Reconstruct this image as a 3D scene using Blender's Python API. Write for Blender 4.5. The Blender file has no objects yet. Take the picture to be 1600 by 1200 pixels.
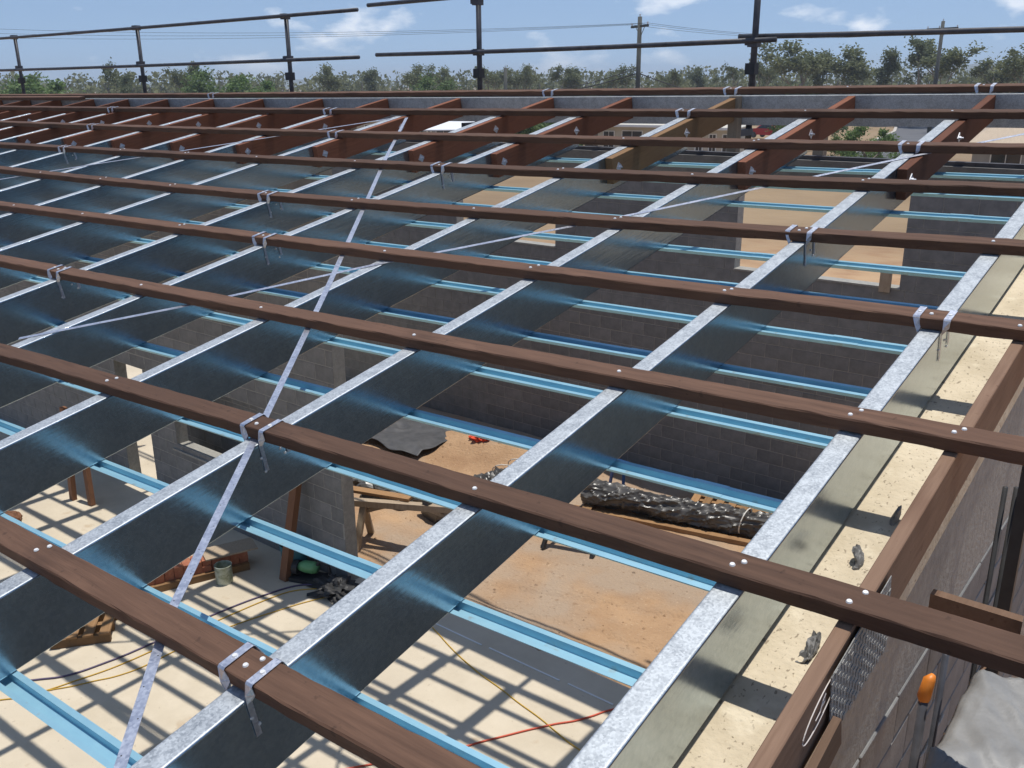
import bpy, bmesh, math, random
from mathutils import Vector, Matrix, noise
random.seed(11)
R = math.radians
SC = bpy.context.scene
COL = SC.collection

# ------------------------------------------------------------------ camera
TH = 0.19161973                                   # roof pitch (rises away from the camera)
cam_d = bpy.data.cameras.new('camera'); cam = bpy.data.objects.new('camera', cam_d); COL.objects.link(cam)
cr, cu, cb = Vector((0.783616, 0.621191, -0.008171)), Vector((-0.187403, 0.248904, 0.950225)), Vector((0.592305, -0.743080, 0.311459))
cm = Matrix.Identity(4)
for i in range(3):
    cm[i][0], cm[i][1], cm[i][2] = cr[i], cu[i], cb[i]
cm[0][3], cm[1][3], cm[2][3] = 0.854, -0.791, 1.514
cam.matrix_world = cm
cam_d.sensor_width = 36.0; cam_d.lens = 36.0 * 1440.0 / 1600.0
cam_d.clip_start = 0.05; cam_d.clip_end = 6000
SC.camera = cam

# ------------------------------------------------------------------ sky, sun, exposure
MR = Matrix.Rotation(TH, 4, 'X')                  # roof frame -> world
sun_dir = (MR.to_3x3() @ Vector((0.03, 0.35, 1.0))).normalized()      # towards the sun
sun_el = math.asin(sun_dir.z); sun_az = math.atan2(sun_dir.x, sun_dir.y)
world = bpy.data.worlds.new('World'); SC.world = world; world.use_nodes = True
wt = world.node_tree; wt.nodes.clear()
wo = wt.nodes.new('ShaderNodeOutputWorld'); bg = wt.nodes.new('ShaderNodeBackground')
sky = wt.nodes.new('ShaderNodeTexSky'); sky.sky_type = 'NISHITA'; sky.sun_disc = False
sky.sun_elevation = sun_el; sky.sun_rotation = sun_az; sky.altitude = 20; sky.air_density = 1.0; sky.dust_density = 0.4; sky.ozone_density = 1.3
# a belt of small fair-weather clouds low in the sky, the same all the way round
geo = wt.nodes.new('ShaderNodeTexCoord'); mp = wt.nodes.new('ShaderNodeMapping'); mp.inputs['Scale'].default_value = (1, 1, 2.2)
wt.links.new(geo.outputs['Generated'], mp.inputs['Vector'])
n1 = wt.nodes.new('ShaderNodeTexNoise'); n1.inputs['Scale'].default_value = 11.0; n1.inputs['Detail'].default_value = 7; n1.inputs['Roughness'].default_value = 0.5
wt.links.new(mp.outputs['Vector'], n1.inputs['Vector'])
rp = wt.nodes.new('ShaderNodeValToRGB'); rp.color_ramp.elements[0].position = 0.55; rp.color_ramp.elements[1].position = 0.66
wt.links.new(n1.outputs['Fac'], rp.inputs['Fac'])
sx = wt.nodes.new('ShaderNodeSeparateXYZ'); wt.links.new(geo.outputs['Generated'], sx.inputs['Vector'])
band = wt.nodes.new('ShaderNodeValToRGB'); els = band.color_ramp.elements
els[0].position = 0.0; els[0].color = (0.55, 0.55, 0.55, 1); els[1].position = 0.30; els[1].color = (0, 0, 0, 1)
e = els.new(0.05); e.color = (1, 1, 1, 1); e = els.new(0.10); e.color = (0.5, 0.5, 0.5, 1)
wt.links.new(sx.outputs['Z'], band.inputs['Fac'])
mu = wt.nodes.new('ShaderNodeMath'); mu.operation = 'MULTIPLY'
wt.links.new(rp.outputs['Color'], mu.inputs[0]); wt.links.new(band.outputs['Color'], mu.inputs[1])
mu2 = wt.nodes.new('ShaderNodeMath'); mu2.operation = 'MULTIPLY'; mu2.inputs[1].default_value = 0.75; wt.links.new(mu.outputs[0], mu2.inputs[0])
mx = wt.nodes.new('ShaderNodeMixRGB'); mx.inputs['Color2'].default_value = (8.6, 8.8, 9.2, 1)
svm = wt.nodes.new('ShaderNodeVectorMath'); svm.operation = 'ADD'; svm.inputs[1].default_value = (0, 0, 0.17)      # lift the view of the sky a little off its hazy rim
wt.links.new(geo.outputs['Generated'], svm.inputs[0]); svn = wt.nodes.new('ShaderNodeVectorMath'); svn.operation = 'NORMALIZE'; wt.links.new(svm.outputs[0], svn.inputs[0]); wt.links.new(svn.outputs[0], sky.inputs['Vector'])
wt.links.new(mu2.outputs[0], mx.inputs['Fac']); wt.links.new(sky.outputs['Color'], mx.inputs['Color1'])
wt.links.new(mx.outputs['Color'], bg.inputs['Color']); bg.inputs['Strength'].default_value = 0.135
wt.links.new(bg.outputs['Background'], wo.inputs['Surface'])
sun_d = bpy.data.lights.new('sun', 'SUN'); sun_d.energy = 4.2; sun_d.angle = R(0.53); sun_d.color = (1.0, 0.955, 0.88)
sun = bpy.data.objects.new('sun', sun_d); COL.objects.link(sun); sun.rotation_euler = sun_dir.to_track_quat('Z', 'Y').to_euler()
SC.view_settings.view_transform = 'Standard'; SC.view_settings.look = 'None'; SC.view_settings.exposure = 0.0; SC.view_settings.gamma = 1.0
SC.view_settings.use_curve_mapping = False

# ------------------------------------------------------------------ materials
def mat(name, c1, c2=None, scale=6.0, rough=0.8, metal=0.0, bump=0.0, bscale=None, stretch=(1, 1, 1), detail=5, lo=0.35, hi=0.65, rvar=0.0, spec=None, dist=0.02):
    m = bpy.data.materials.new(name); m.use_nodes = True; nt = m.node_tree; b = nt.nodes['Principled BSDF']
    b.inputs['Roughness'].default_value = rough; b.inputs['Metallic'].default_value = metal
    if spec is not None: b.inputs['Specular IOR Level'].default_value = spec
    b.inputs['Base Color'].default_value = (*c1, 1)
    tc = nt.nodes.new('ShaderNodeTexCoord'); mp = nt.nodes.new('ShaderNodeMapping'); mp.inputs['Scale'].default_value = stretch
    nt.links.new(tc.outputs['Object'], mp.inputs['Vector'])
    n = nt.nodes.new('ShaderNodeTexNoise'); n.inputs['Scale'].default_value = scale; n.inputs['Detail'].default_value = detail; n.inputs['Roughness'].default_value = 0.62
    nt.links.new(mp.outputs['Vector'], n.inputs['Vector'])
    if c2:
        r = nt.nodes.new('ShaderNodeValToRGB'); r.color_ramp.elements[0].position = lo; r.color_ramp.elements[1].position = hi
        r.color_ramp.elements[0].color = (*c1, 1); r.color_ramp.elements[1].color = (*c2, 1)
        nt.links.new(n.outputs['Fac'], r.inputs['Fac']); nt.links.new(r.outputs['Color'], b.inputs['Base Color'])
    if rvar:
        q = nt.nodes.new('ShaderNodeMapRange'); q.inputs['To Min'].default_value = rough - rvar; q.inputs['To Max'].default_value = rough + rvar
        nt.links.new(n.outputs['Fac'], q.inputs['Value']); nt.links.new(q.outputs['Result'], b.inputs['Roughness'])
    if bump:
        n2 = n
        if bscale:
            n2 = nt.nodes.new('ShaderNodeTexNoise'); n2.inputs['Scale'].default_value = bscale; n2.inputs['Detail'].default_value = 6
            nt.links.new(mp.outputs['Vector'], n2.inputs['Vector'])
        bp = nt.nodes.new('ShaderNodeBump'); bp.inputs['Strength'].default_value = bump; bp.inputs['Distance'].default_value = dist
        nt.links.new(n2.outputs['Fac'], bp.inputs['Height']); nt.links.new(bp.outputs['Normal'], b.inputs['Normal'])
    return m

def speckle(m, col, scale, lo, hi, amount=1.0, stretch=(1, 1, 1)):
    """small stains / specks with a shape of their own on top of a material"""
    nt = m.node_tree; b = nt.nodes['Principled BSDF']; src = b.inputs['Base Color'].links
    tc = nt.nodes.new('ShaderNodeTexCoord'); mp = nt.nodes.new('ShaderNodeMapping'); mp.inputs['Scale'].default_value = stretch
    nt.links.new(tc.outputs['Object'], mp.inputs['Vector'])
    n = nt.nodes.new('ShaderNodeTexNoise'); n.inputs['Scale'].default_value = scale; n.inputs['Detail'].default_value = 3
    nt.links.new(mp.outputs['Vector'], n.inputs['Vector'])
    r = nt.nodes.new('ShaderNodeValToRGB'); r.color_ramp.elements[0].position = lo; r.color_ramp.elements[1].position = hi
    r.color_ramp.elements[1].color = (amount, amount, amount, 1)
    nt.links.new(n.outputs['Fac'], r.inputs['Fac'])
    mx = nt.nodes.new('ShaderNodeMixRGB'); mx.inputs['Color2'].default_value = (*col, 1)
    if src: nt.links.new(src[0].from_socket, mx.inputs['Color1'])
    else: mx.inputs['Color1'].default_value = b.inputs['Base Color'].default_value
    nt.links.new(r.outputs['Color'], mx.inputs['Fac']); nt.links.new(mx.outputs['Color'], b.inputs['Base Color'])

def galv(name, tint=(0.62, 0.65, 0.68), dark=(0.40, 0.43, 0.46), rough=0.36, spang=70):
    m = bpy.data.materials.new(name); m.use_nodes = True; nt = m.node_tree; b = nt.nodes['Principled BSDF']
    b.inputs['Metallic'].default_value = 0.92
    tc = nt.nodes.new('ShaderNodeTexCoord')
    v = nt.nodes.new('ShaderNodeTexVoronoi'); v.inputs['Scale'].default_value = spang
    nt.links.new(tc.outputs['Object'], v.inputs['Vector'])
    n = nt.nodes.new('ShaderNodeTexNoise'); n.inputs['Scale'].default_value = 16; n.inputs['Detail'].default_value = 6; n.inputs['Roughness'].default_value = 0.65
    nt.links.new(tc.outputs['Object'], n.inputs['Vector'])
    sp = nt.nodes.new('ShaderNodeSeparateColor'); nt.links.new(v.outputs['Color'], sp.inputs['Color'])
    ad = nt.nodes.new('ShaderNodeMath'); ad.operation = 'MULTIPLY_ADD'; ad.inputs[1].default_value = 0.45 if rough > 0.4 else 0.32
    nt.links.new(sp.outputs[0], ad.inputs[0]); nt.links.new(n.outputs['Fac'], ad.inputs[2])
    r = nt.nodes.new('ShaderNodeValToRGB'); r.color_ramp.elements[0].position = 0.35; r.color_ramp.elements[1].position = 0.95
    r.color_ramp.elements[0].color = (*dark, 1); r.color_ramp.elements[1].color = (*tint, 1)
    nt.links.new(ad.outputs[0], r.inputs['Fac']); nt.links.new(r.outputs['Color'], b.inputs['Base Color'])
    q = nt.nodes.new('ShaderNodeMapRange'); q.inputs['From Max'].default_value = 1.3; q.inputs['To Min'].default_value = rough * 0.8; q.inputs['To Max'].default_value = rough * 1.25
    nt.links.new(ad.outputs[0], q.inputs['Value']); nt.links.new(q.outputs['Result'], b.inputs['Roughness'])
    mpb = nt.nodes.new('ShaderNodeMapping'); mpb.inputs['Scale'].default_value = (40, 1.2, 40) if rough < 0.4 else (30, 30, 30)
    nt.links.new(tc.outputs['Object'], mpb.inputs['Vector'])
    nb = nt.nodes.new('ShaderNodeTexNoise'); nb.inputs['Scale'].default_value = 2.0; nb.inputs['Detail'].default_value = 3
    nt.links.new(mpb.outputs['Vector'], nb.inputs['Vector'])
    bp = nt.nodes.new('ShaderNodeBump'); bp.inputs['Strength'].default_value = 0.17 if rough < 0.4 else 0.12; bp.inputs['Distance'].default_value = 0.003
    hm = nt.nodes.new('ShaderNodeMath'); hm.operation = 'MULTIPLY_ADD'; hm.inputs[1].default_value = 0.5; nt.links.new(sp.outputs[1], hm.inputs[0]); nt.links.new(nb.outputs['Fac'], hm.inputs[2])
    nt.links.new(hm.outputs[0], bp.inputs['Height']); nt.links.new(bp.outputs['Normal'], b.inputs['Normal'])
    return m

M = {}
M['galv'] = galv('galvanised', (0.44, 0.535, 0.605), (0.34, 0.425, 0.49), 0.19, 85)
M['galv_top'] = galv('weathered_zinc', (0.50, 0.535, 0.56), (0.26, 0.285, 0.31), 0.52, 170)
M['galv_top'].node_tree.nodes['Principled BSDF'].inputs['Metallic'].default_value = 0.55
M['galv_strap'] = galv('galvanised_strap', (0.66, 0.68, 0.74), (0.44, 0.46, 0.53), 0.42, 120)
M['screw'] = mat('zinc_screw', (0.80, 0.79, 0.76), rough=0.35, metal=0.25)
def vary(m, lo=0.72, hi=1.18):
    nt = m.node_tree; b = nt.nodes['Principled BSDF']; src = b.inputs['Base Color'].links[0].from_socket
    oi = nt.nodes.new('ShaderNodeObjectInfo'); mr = nt.nodes.new('ShaderNodeMapRange'); mr.inputs['To Min'].default_value = lo; mr.inputs['To Max'].default_value = hi
    nt.links.new(oi.outputs['Random'], mr.inputs['Value']); hs = nt.nodes.new('ShaderNodeHueSaturation'); nt.links.new(mr.outputs['Result'], hs.inputs['Value']); nt.links.new(src, hs.inputs['Color'])
    nt.links.new(hs.outputs['Color'], b.inputs['Base Color']); return m
def wood(name, a, b, dark=None, st=(1, 14, 14), rough=0.75):
    m = mat(name, a, b, scale=3.6, rough=rough, bump=0.30, bscale=12, stretch=st, lo=0.2, hi=0.8, dist=0.004)
    speckle(m, tuple(0.6 * x + 0.4 * y for x, y in zip(a, b)), 1.1, 0.42, 0.60, 0.75)
    if dark: speckle(m, dark, 5, 0.60, 0.74, 0.45, tuple(s * 0.6 for s in st)); speckle(m, dark, 34, 0.66, 0.72, 0.4); speckle(m, dark, 1.6, 0.60, 0.75, 0.55)
    m.node_tree.nodes['Principled BSDF'].inputs['Specular IOR Level'].default_value = 0.25
    return vary(m, 0.68, 1.22)
M['batten'] = wood('hardwood_batten', (0.074, 0.039, 0.025), (0.175, 0.096, 0.061), (0.034, 0.019, 0.013))
M['out'] = wood('red_hardwood', (0.125, 0.045, 0.024), (0.245, 0.094, 0.049), (0.07, 0.025, 0.014), (14, 1, 14))
M['out_y'] = wood('yellow_hardwood', (0.23, 0.125, 0.055), (0.36, 0.215, 0.105), (0.13, 0.065, 0.03), (14, 1, 14))
M['fly'] = wood('brown_hardwood', (0.150, 0.088, 0.056), (0.255, 0.160, 0.105), (0.09, 0.04, 0.022), (14, 1, 14))
M['pale'] = wood('weathered_pine', (0.30, 0.23, 0.16), (0.45, 0.36, 0.26), (0.2, 0.14, 0.09), (9, 9, 1))
M['prop'] = wood('rusty_brown_timber', (0.16, 0.075, 0.04), (0.27, 0.13, 0.07), None, (12, 12, 1))
M['blue'] = mat('blue_steel', (0.27, 0.50, 0.62), (0.31, 0.55, 0.66), scale=9, rough=0.38, metal=0.35)
speckle(M['blue'], (0.30, 0.30, 0.26), 14, 0.66, 0.74, 0.5)
M['block'] = mat('grey_block', (0.165, 0.165, 0.162), (0.225, 0.223, 0.216), scale=7, rough=0.95, bump=0.5, bscale=60, dist=0.006)
vary(M['block'], 0.88, 1.10)
M['mortar'] = mat('mortar', (0.27, 0.262, 0.238), (0.35, 0.337, 0.30), scale=20, rough=0.95, bump=0.5, bscale=50)
M['ledge'] = mat('sandy_concrete', (0.52, 0.44, 0.31), (0.66, 0.57, 0.42), scale=4, rough=0.92, bump=0.6, bscale=45, dist=0.012)
speckle(M['ledge'], (0.16, 0.12, 0.08), 75, 0.63, 0.68, 0.7, (1, 0.6, 1)); speckle(M['ledge'], (0.74, 0.66, 0.50), 9, 0.58, 0.70, 0.6)
M['slab'] = mat('cream_slab', (0.53, 0.455, 0.34), (0.62, 0.54, 0.415), scale=1.6, rough=0.8, bump=0.12, bscale=60, dist=0.004)
speckle(M['slab'], (0.42, 0.30, 0.18), 3.1, 0.65, 0.72, 0.45); speckle(M['slab'], (0.40, 0.34, 0.26), 0.8, 0.52, 0.70, 0.5); speckle(M['slab'], (0.30, 0.24, 0.17), 22, 0.68, 0.72, 0.5)
M['dirt'] = mat('tan_dirt', (0.31, 0.185, 0.10), (0.47, 0.305, 0.175), scale=1.4, rough=1.0, bump=0.9, bscale=22, dist=0.03, lo=0.3, hi=0.7, detail=9)
speckle(M['dirt'], (0.37, 0.29, 0.215), 0.75, 0.48, 0.62, 0.75); speckle(M['dirt'], (0.22, 0.13, 0.07), 17, 0.62, 0.72, 0.5); speckle(M['dirt'], (0.56, 0.42, 0.28), 30, 0.66, 0.72, 0.6)
M['plastic'] = mat('black_builders_plastic', (0.050, 0.048, 0.045), (0.105, 0.098, 0.090), scale=4, rough=0.34, bump=0.15, bscale=14, dist=0.01)
M['stub'] = mat('grey_plastic', (0.13, 0.13, 0.125), (0.22, 0.215, 0.205), scale=30, rough=0.6)
M['shade_sheet'] = mat('black_shade_sheet', (0.05, 0.052, 0.056), (0.08, 0.08, 0.085), scale=8, rough=0.6)  # near-black colour that imitates shaded ground
M['white'] = mat('off_white_paint', (0.74, 0.73, 0.69), (0.80, 0.79, 0.76), scale=3, rough=0.6)
M['steel_dark'] = mat('dark_scaffold_steel', (0.045, 0.047, 0.055), (0.085, 0.085, 0.095), scale=9, rough=0.55, metal=0.2)
M['black'] = mat('black_iron', (0.02, 0.02, 0.022), (0.04, 0.04, 0.04), scale=9, rough=0.6)
M['orange'] = mat('orange_plastic', (0.80, 0.26, 0.03), (0.70, 0.20, 0.02), scale=12, rough=0.45)
M['redcloth'] = mat('orange_red_cloth', (0.80, 0.10, 0.035), (0.65, 0.07, 0.03), scale=25, rough=0.9)
M['grid'] = mat('grey_mesh_strip', (0.24, 0.235, 0.22), (0.33, 0.325, 0.30), scale=70, rough=0.7, bump=0.6, bscale=90)
M['tarp'] = mat('grey_white_sheet', (0.19, 0.187, 0.178), (0.27, 0.265, 0.252), scale=7, rough=0.5, bump=0.5, bscale=9)
M['green'] = mat('green_tool_plastic', (0.10, 0.30, 0.12), (0.16, 0.38, 0.17), scale=9, rough=0.4)
M['teal'] = mat('teal_plastic', (0.03, 0.13, 0.17), (0.05, 0.19, 0.23), scale=9, rough=0.5)
M['tin'] = mat('splashed_paint_tin', (0.22, 0.25, 0.17), (0.50, 0.54, 0.46), scale=13, rough=0.5, metal=0.3)
M['brick'] = mat('red_clay', (0.30, 0.10, 0.055), (0.42, 0.17, 0.09), scale=14, rough=0.9, bump=0.3)
M['chalk'] = mat('white_chalk', (0.66, 0.60, 0.56), rough=0.9)
M['cab_y'] = mat('yellow_cable', (0.55, 0.33, 0.03), rough=0.5); M['cab_p'] = mat('purple_cable', (0.10, 0.075, 0.14), rough=0.5); M['cab_r'] = mat('red_cable', (0.62, 0.10, 0.05), rough=0.5)
M['cord'] = mat('white_string', (0.7, 0.68, 0.62), rough=0.8)

# ------------------------------------------------------------------ mesh helpers
class MB:
    def __init__(s): s.v = []; s.f = []
    def add(s, vs, fs):
        k = len(s.v); s.v += [tuple(v) for v in vs]; s.f += [tuple(i + k for i in f) for f in fs]; return s
    def box(s, x0, x1, y0, y1, z0, z1, j=0.0):
        q = lambda: random.uniform(-j, j) if j else 0
        vs = [(x + q(), y + q(), z + q()) for z in (z0, z1) for y in (y0, y1) for x in (x0, x1)]
        return s.add(vs, [(0, 2, 3, 1), (4, 5, 7, 6), (0, 1, 5, 4), (2, 6, 7, 3), (0, 4, 6, 2), (1, 3, 7, 5)])
    def beam(s, a, b, w, h, up=(0, 0, 1)):
        """rectangular bar from a to b, w across, h along up"""
        a, b = Vector(a), Vector(b); d = (b - a).normalized(); u = Vector(up); sd = d.cross(u)
        if sd.length < 1e-4: sd = d.cross(Vector((0, 1, 0)))
        sd.normalize(); u = sd.cross(d).normalized(); vs = []
        for p in (a, b):
            for i, k in ((-1, -1), (1, -1), (1, 1), (-1, 1)): vs.append(p + sd * (i * w / 2) + u * (k * h / 2))
        return s.add(vs, [(0, 1, 2, 3), (7, 6, 5, 4), (0, 4, 5, 1), (1, 5, 6, 2), (2, 6, 7, 3), (3, 7, 4, 0)])
    def tube(s, pts, r, n=8, cap=True):
        pts = [Vector(p) for p in pts]; rr = r if isinstance(r, (list, tuple)) else [r] * len(pts); vs = []
        for i, p in enumerate(pts):
            d = (pts[min(i + 1, len(pts) - 1)] - pts[max(i - 1, 0)]).normalized()
            a = d.cross(Vector((0, 0, 1)));  a = d.cross(Vector((0, 1, 0))) if a.length < 1e-3 else a
            a.normalize(); b = d.cross(a)
            for k in range(n):
                t = 2 * math.pi * k / n; vs.append(p + (a * math.cos(t) + b * math.sin(t)) * rr[i])
        fs = [(i * n + k, i * n + (k + 1) % n, (i + 1) * n + (k + 1) % n, (i + 1) * n + k) for i in range(len(pts) - 1) for k in range(n)]
        if cap: fs += [tuple(range(n))[::-1], tuple((len(pts) - 1) * n + k for k in range(n))]
        return s.add(vs, fs)
    def sweep(s, prof, frames):
        """closed profile (list of 2d) placed by each frame function frame(p)->3d"""
        n = len(prof); vs = [fr(p) for fr in frames for p in prof]
        fs = [(i * n + k, (i + 1) * n + k, (i + 1) * n + (k + 1) % n, i * n + (k + 1) % n) for i in range(len(frames) - 1) for k in range(n)]
        return s.add(vs, fs)
    def mesh(s, name, m, smooth=False, base=(0, 0, 0)):
        me = bpy.data.meshes.new(name); b = Vector(base)
        me.from_pydata([tuple(Vector(v) - b) for v in s.v], [], s.f); me.update()
        bm = bmesh.new(); bm.from_mesh(me); bmesh.ops.recalc_face_normals(bm, faces=bm.faces); bm.to_mesh(me); bm.free()
        if m: me.materials.append(M[m] if isinstance(m, str) else m)
        if smooth:
            for p in me.polygons: p.use_smooth = True
        return me
def link(name, me, parent=None, loc=(0, 0, 0), rot=None, sc=None, mw=None):
    o = bpy.data.objects.new(name, me); COL.objects.link(o)
    if parent: o.parent = parent
    o.location = loc
    if rot: o.rotation_euler = rot
    if sc: o.scale = sc
    if mw is not None: o.matrix_world = mw
    return o
def tag(o, label=None, cat=None, group=None, kind=None):
    for k, v in (('label', label), ('category', cat), ('group', group), ('kind', kind)):
        if v: o[k] = v
    return o
def empty(name, loc=(0, 0, 0), rot=None, mw=None): return link(name, None, None, loc, rot, None, mw)
def part(name, mb, m, parent, smooth=False, loc=(0, 0, 0)): return link(name, mb.mesh(name, m, smooth), parent, loc)
def copy_tree(o, parent=None):
    c = o.copy(); COL.objects.link(c); c.parent = parent
    for ch in o.children: copy_tree(ch, c)
    return c
ORD = ['first', 'second', 'third', 'fourth', 'fifth', 'sixth', 'seventh', 'eighth', 'ninth', 'tenth', 'eleventh', 'twelfth', 'thirteenth', 'fourteenth', 'fifteenth', 'sixteenth', 'seventeenth', 'eighteenth', 'nineteenth', 'twentieth',
       'twenty-first', 'twenty-second', 'twenty-third', 'twenty-fourth', 'twenty-fifth', 'twenty-sixth', 'twenty-seventh', 'twenty-eighth', 'twenty-ninth', 'thirtieth', 'thirty-first', 'thirty-second', 'thirty-third', 'thirty-fourth', 'thirty-fifth', 'thirty-sixth']
def RT(x, v, z): return MR @ Matrix.Translation((x, v, z))            # place in the roof frame
def rw(x, v, z): return MR @ Vector((x, v, z))

# ------------------------------------------------------------------ ground, slab, dirt, road, hills
SLAB, GND = -4.4, -4.55
def ground():
    m = mat('dry_ground', (0.20, 0.135, 0.075), (0.31, 0.22, 0.125), scale=0.06, rough=1.0, bump=0.5, bscale=1.2, dist=0.2)
    nt = m.node_tree; b = nt.nodes['Principled BSDF']; src = b.inputs['Base Color'].links[0].from_socket
    tc = nt.nodes.new('ShaderNodeTexCoord'); n = nt.nodes.new('ShaderNodeTexNoise'); n.inputs['Scale'].default_value = 0.9; n.inputs['Detail'].default_value = 9
    nt.links.new(tc.outputs['Object'], n.inputs['Vector'])
    r = nt.nodes.new('ShaderNodeValToRGB'); r.color_ramp.elements[0].color = (0.33, 0.19, 0.10, 1); r.color_ramp.elements[1].color = (0.55, 0.36, 0.20, 1)
    r.color_ramp.elements[0].position = 0.35; r.color_ramp.elements[1].position = 0.65
    nt.links.new(n.outputs['Fac'], r.inputs['Fac'])
    ln = nt.nodes.new('ShaderNodeVectorMath'); ln.operation = 'LENGTH'; nt.links.new(tc.outputs['Object'], ln.inputs[0])
    ad = nt.nodes.new('ShaderNodeMath'); ad.operation = 'MULTIPLY_ADD'; ad.inputs[1].default_value = 14; nt.links.new(n.outputs['Fac'], ad.inputs[0]); nt.links.new(ln.outputs['Value'], ad.inputs[2])
    mr = nt.nodes.new('ShaderNodeMapRange'); mr.inputs['From Min'].default_value = 34; mr.inputs['From Max'].default_value = 48; nt.links.new(ad.outputs[0], mr.inputs['Value'])
    mxn = nt.nodes.new('ShaderNodeMixRGB'); nt.links.new(mr.outputs['Result'], mxn.inputs['Fac']); nt.links.new(r.outputs['Color'], mxn.inputs['Color1']); nt.links.new(src, mxn.inputs['Color2'])
    nt.links.new(mxn.outputs['Color'], b.inputs['Base Color'])
    o = link('ground', MB().add([(-2500, -2500, 0), (2500, -2500, 0), (2500, 2500, 0), (-2500, 2500, 0)], [(0, 1, 2, 3)]).mesh('ground', m), loc=(0, 0, GND)); tag(o, kind='structure')
ground()
# concrete floor under the roof, an apron outside the doorway, bare dirt yard outside the wide opening
o = link('floor_slab', MB().box(-19, 0.02, -3.0, 6.2, -0.14, 0).mesh('floor_slab', 'slab'), loc=(0, 0, SLAB)); tag(o, kind='structure')
o = link('apron_slab', MB().box(-24, -11.25, 6.204, 12.0, -0.14, -0.02).mesh('apron_slab', 'slab'), loc=(0, 0, SLAB)); tag(o, kind='structure')
DZ = -4.46
def dirt_z(x, y):
    z = DZ + 0.28 * math.exp(-(((x + 8.2) / 1.3) ** 2 + ((y - 10.45) / 0.55) ** 2))
    if y < 6.9: z += (0.052 + 0.03 * noise.noise((x * 1.5, y * 2.0, 9.0))) * (1 - max(0, (y - 6.25) / 0.65)) if y > 6.25 else 0.052 + 0.03 * noise.noise((x * 1.5, y * 2.0, 9.0)) - 0.16 * (6.25 - y)
    z -= 0.03 * math.exp(-((y - 7.6 - 0.35 * (x + 4)) / 0.05) ** 2) + 0.03 * math.exp(-((y - 6.9 - 0.18 * (x + 4)) / 0.05) ** 2)      # wheel tracks
    return z + 0.035 * noise.noise((x * 0.9, y * 0.9, 3.1)) + 0.012 * noise.noise((x * 4, y * 4, 1.0)) + 0.006 * noise.noise((x * 13, y * 13, 1.0))
def dirt():
    nx, ny = 200, 130; x0, x1, y0, y1 = -11.19, 1.5, 5.95, 11.5
    vs = [(x0 + (x1 - x0) * i / nx, y0 + (y1 - y0) * j / ny, dirt_z(x0 + (x1 - x0) * i / nx, y0 + (y1 - y0) * j / ny)) for j in range(ny + 1) for i in range(nx + 1)]
    fs = [(j * (nx + 1) + i, j * (nx + 1) + i + 1, (j + 1) * (nx + 1) + i + 1, (j + 1) * (nx + 1) + i) for j in range(ny) for i in range(nx)]
    tag(link('dirt_yard', MB().add(vs, fs).mesh('dirt_yard', 'dirt', True)), kind='structure')
dirt()
o = link('light_slit', MB().box(-1.25, -0.5, -0.01, 0.01, 0, 0.006).box(-0.4, 0.55, 0.0, 0.02, 0, 0.006).box(0.65, 1.2, 0.01, 0.03, 0, 0.006).mesh('light_slit', 'white'), loc=(-4.4, 5.85, SLAB + 0.002)); tag(o, 'thin white strip standing for a slit of sunlight on the slab edge', 'strip')  # white pieces imitate a sunlit slit within the lintel shadow
def road():
    m = mat('asphalt', (0.085, 0.085, 0.09), (0.12, 0.12, 0.125), scale=0.6, rough=0.9)
    L = [(-19, 64), (-26.5, 95), (-31, 118), (-36, 135), (-49, 146), (-87, 153)]; w = 3.4; vs = []; k1 = MB(); k2 = MB()
    for i, (x, y) in enumerate(L):
        a = Vector(L[max(i - 1, 0)]); b = Vector(L[min(i + 1, len(L) - 1)]); d = (b - a).normalized(); nrm = Vector((d.y, -d.x))
        p = Vector((x, y)); vs += [(*(p - nrm * w), GND + 0.02), (*(p + nrm * w), GND + 0.02)]
    fs = [(2 * i, 2 * i + 1, 2 * i + 3, 2 * i + 2) for i in range(len(L) - 1)]
    tag(link('road', MB().add(vs, fs).mesh('road', m)), kind='structure')
    kb = MB()
    for s in (0, 1):
        for i in range(len(L) - 1): kb.beam((vs[2 * i + s][0], vs[2 * i + s][1], GND + 0.06), (vs[2 * i + 2 + s][0], vs[2 * i + 2 + s][1], GND + 0.06), 0.35, 0.12)
    tag(link('kerb', kb.mesh('kerb', mat('kerb_concrete', (0.45, 0.42, 0.37), rough=0.9))), kind='structure')
road()
def hills():
    m = mat('far_hill', (0.10, 0.125, 0.12), (0.14, 0.16, 0.15), scale=0.02, rough=1.0); vs = []; fs = []; n = 60
    for i in range(n + 1):
        a = R(-75 + 85 * i / n); h = 5 + 9 * max(0, noise.noise((i * 0.16, 7.7, 0))) + 11 * math.exp(-((math.degrees(a) + 12.5) / 3.2) ** 2)
        for d, hh in ((1250, 0), (1500, h * 1.6), (1900, 0)): vs.append((d * math.sin(a), d * math.cos(a), GND + hh))
    for i in range(n):
        for k in range(2): fs.append((i * 3 + k, i * 3 + 3 + k, i * 3 + 4 + k, i * 3 + 1 + k))
    tag(link('hills', MB().add(vs, fs).mesh('hills', m, True)), kind='structure')
hills()

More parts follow.
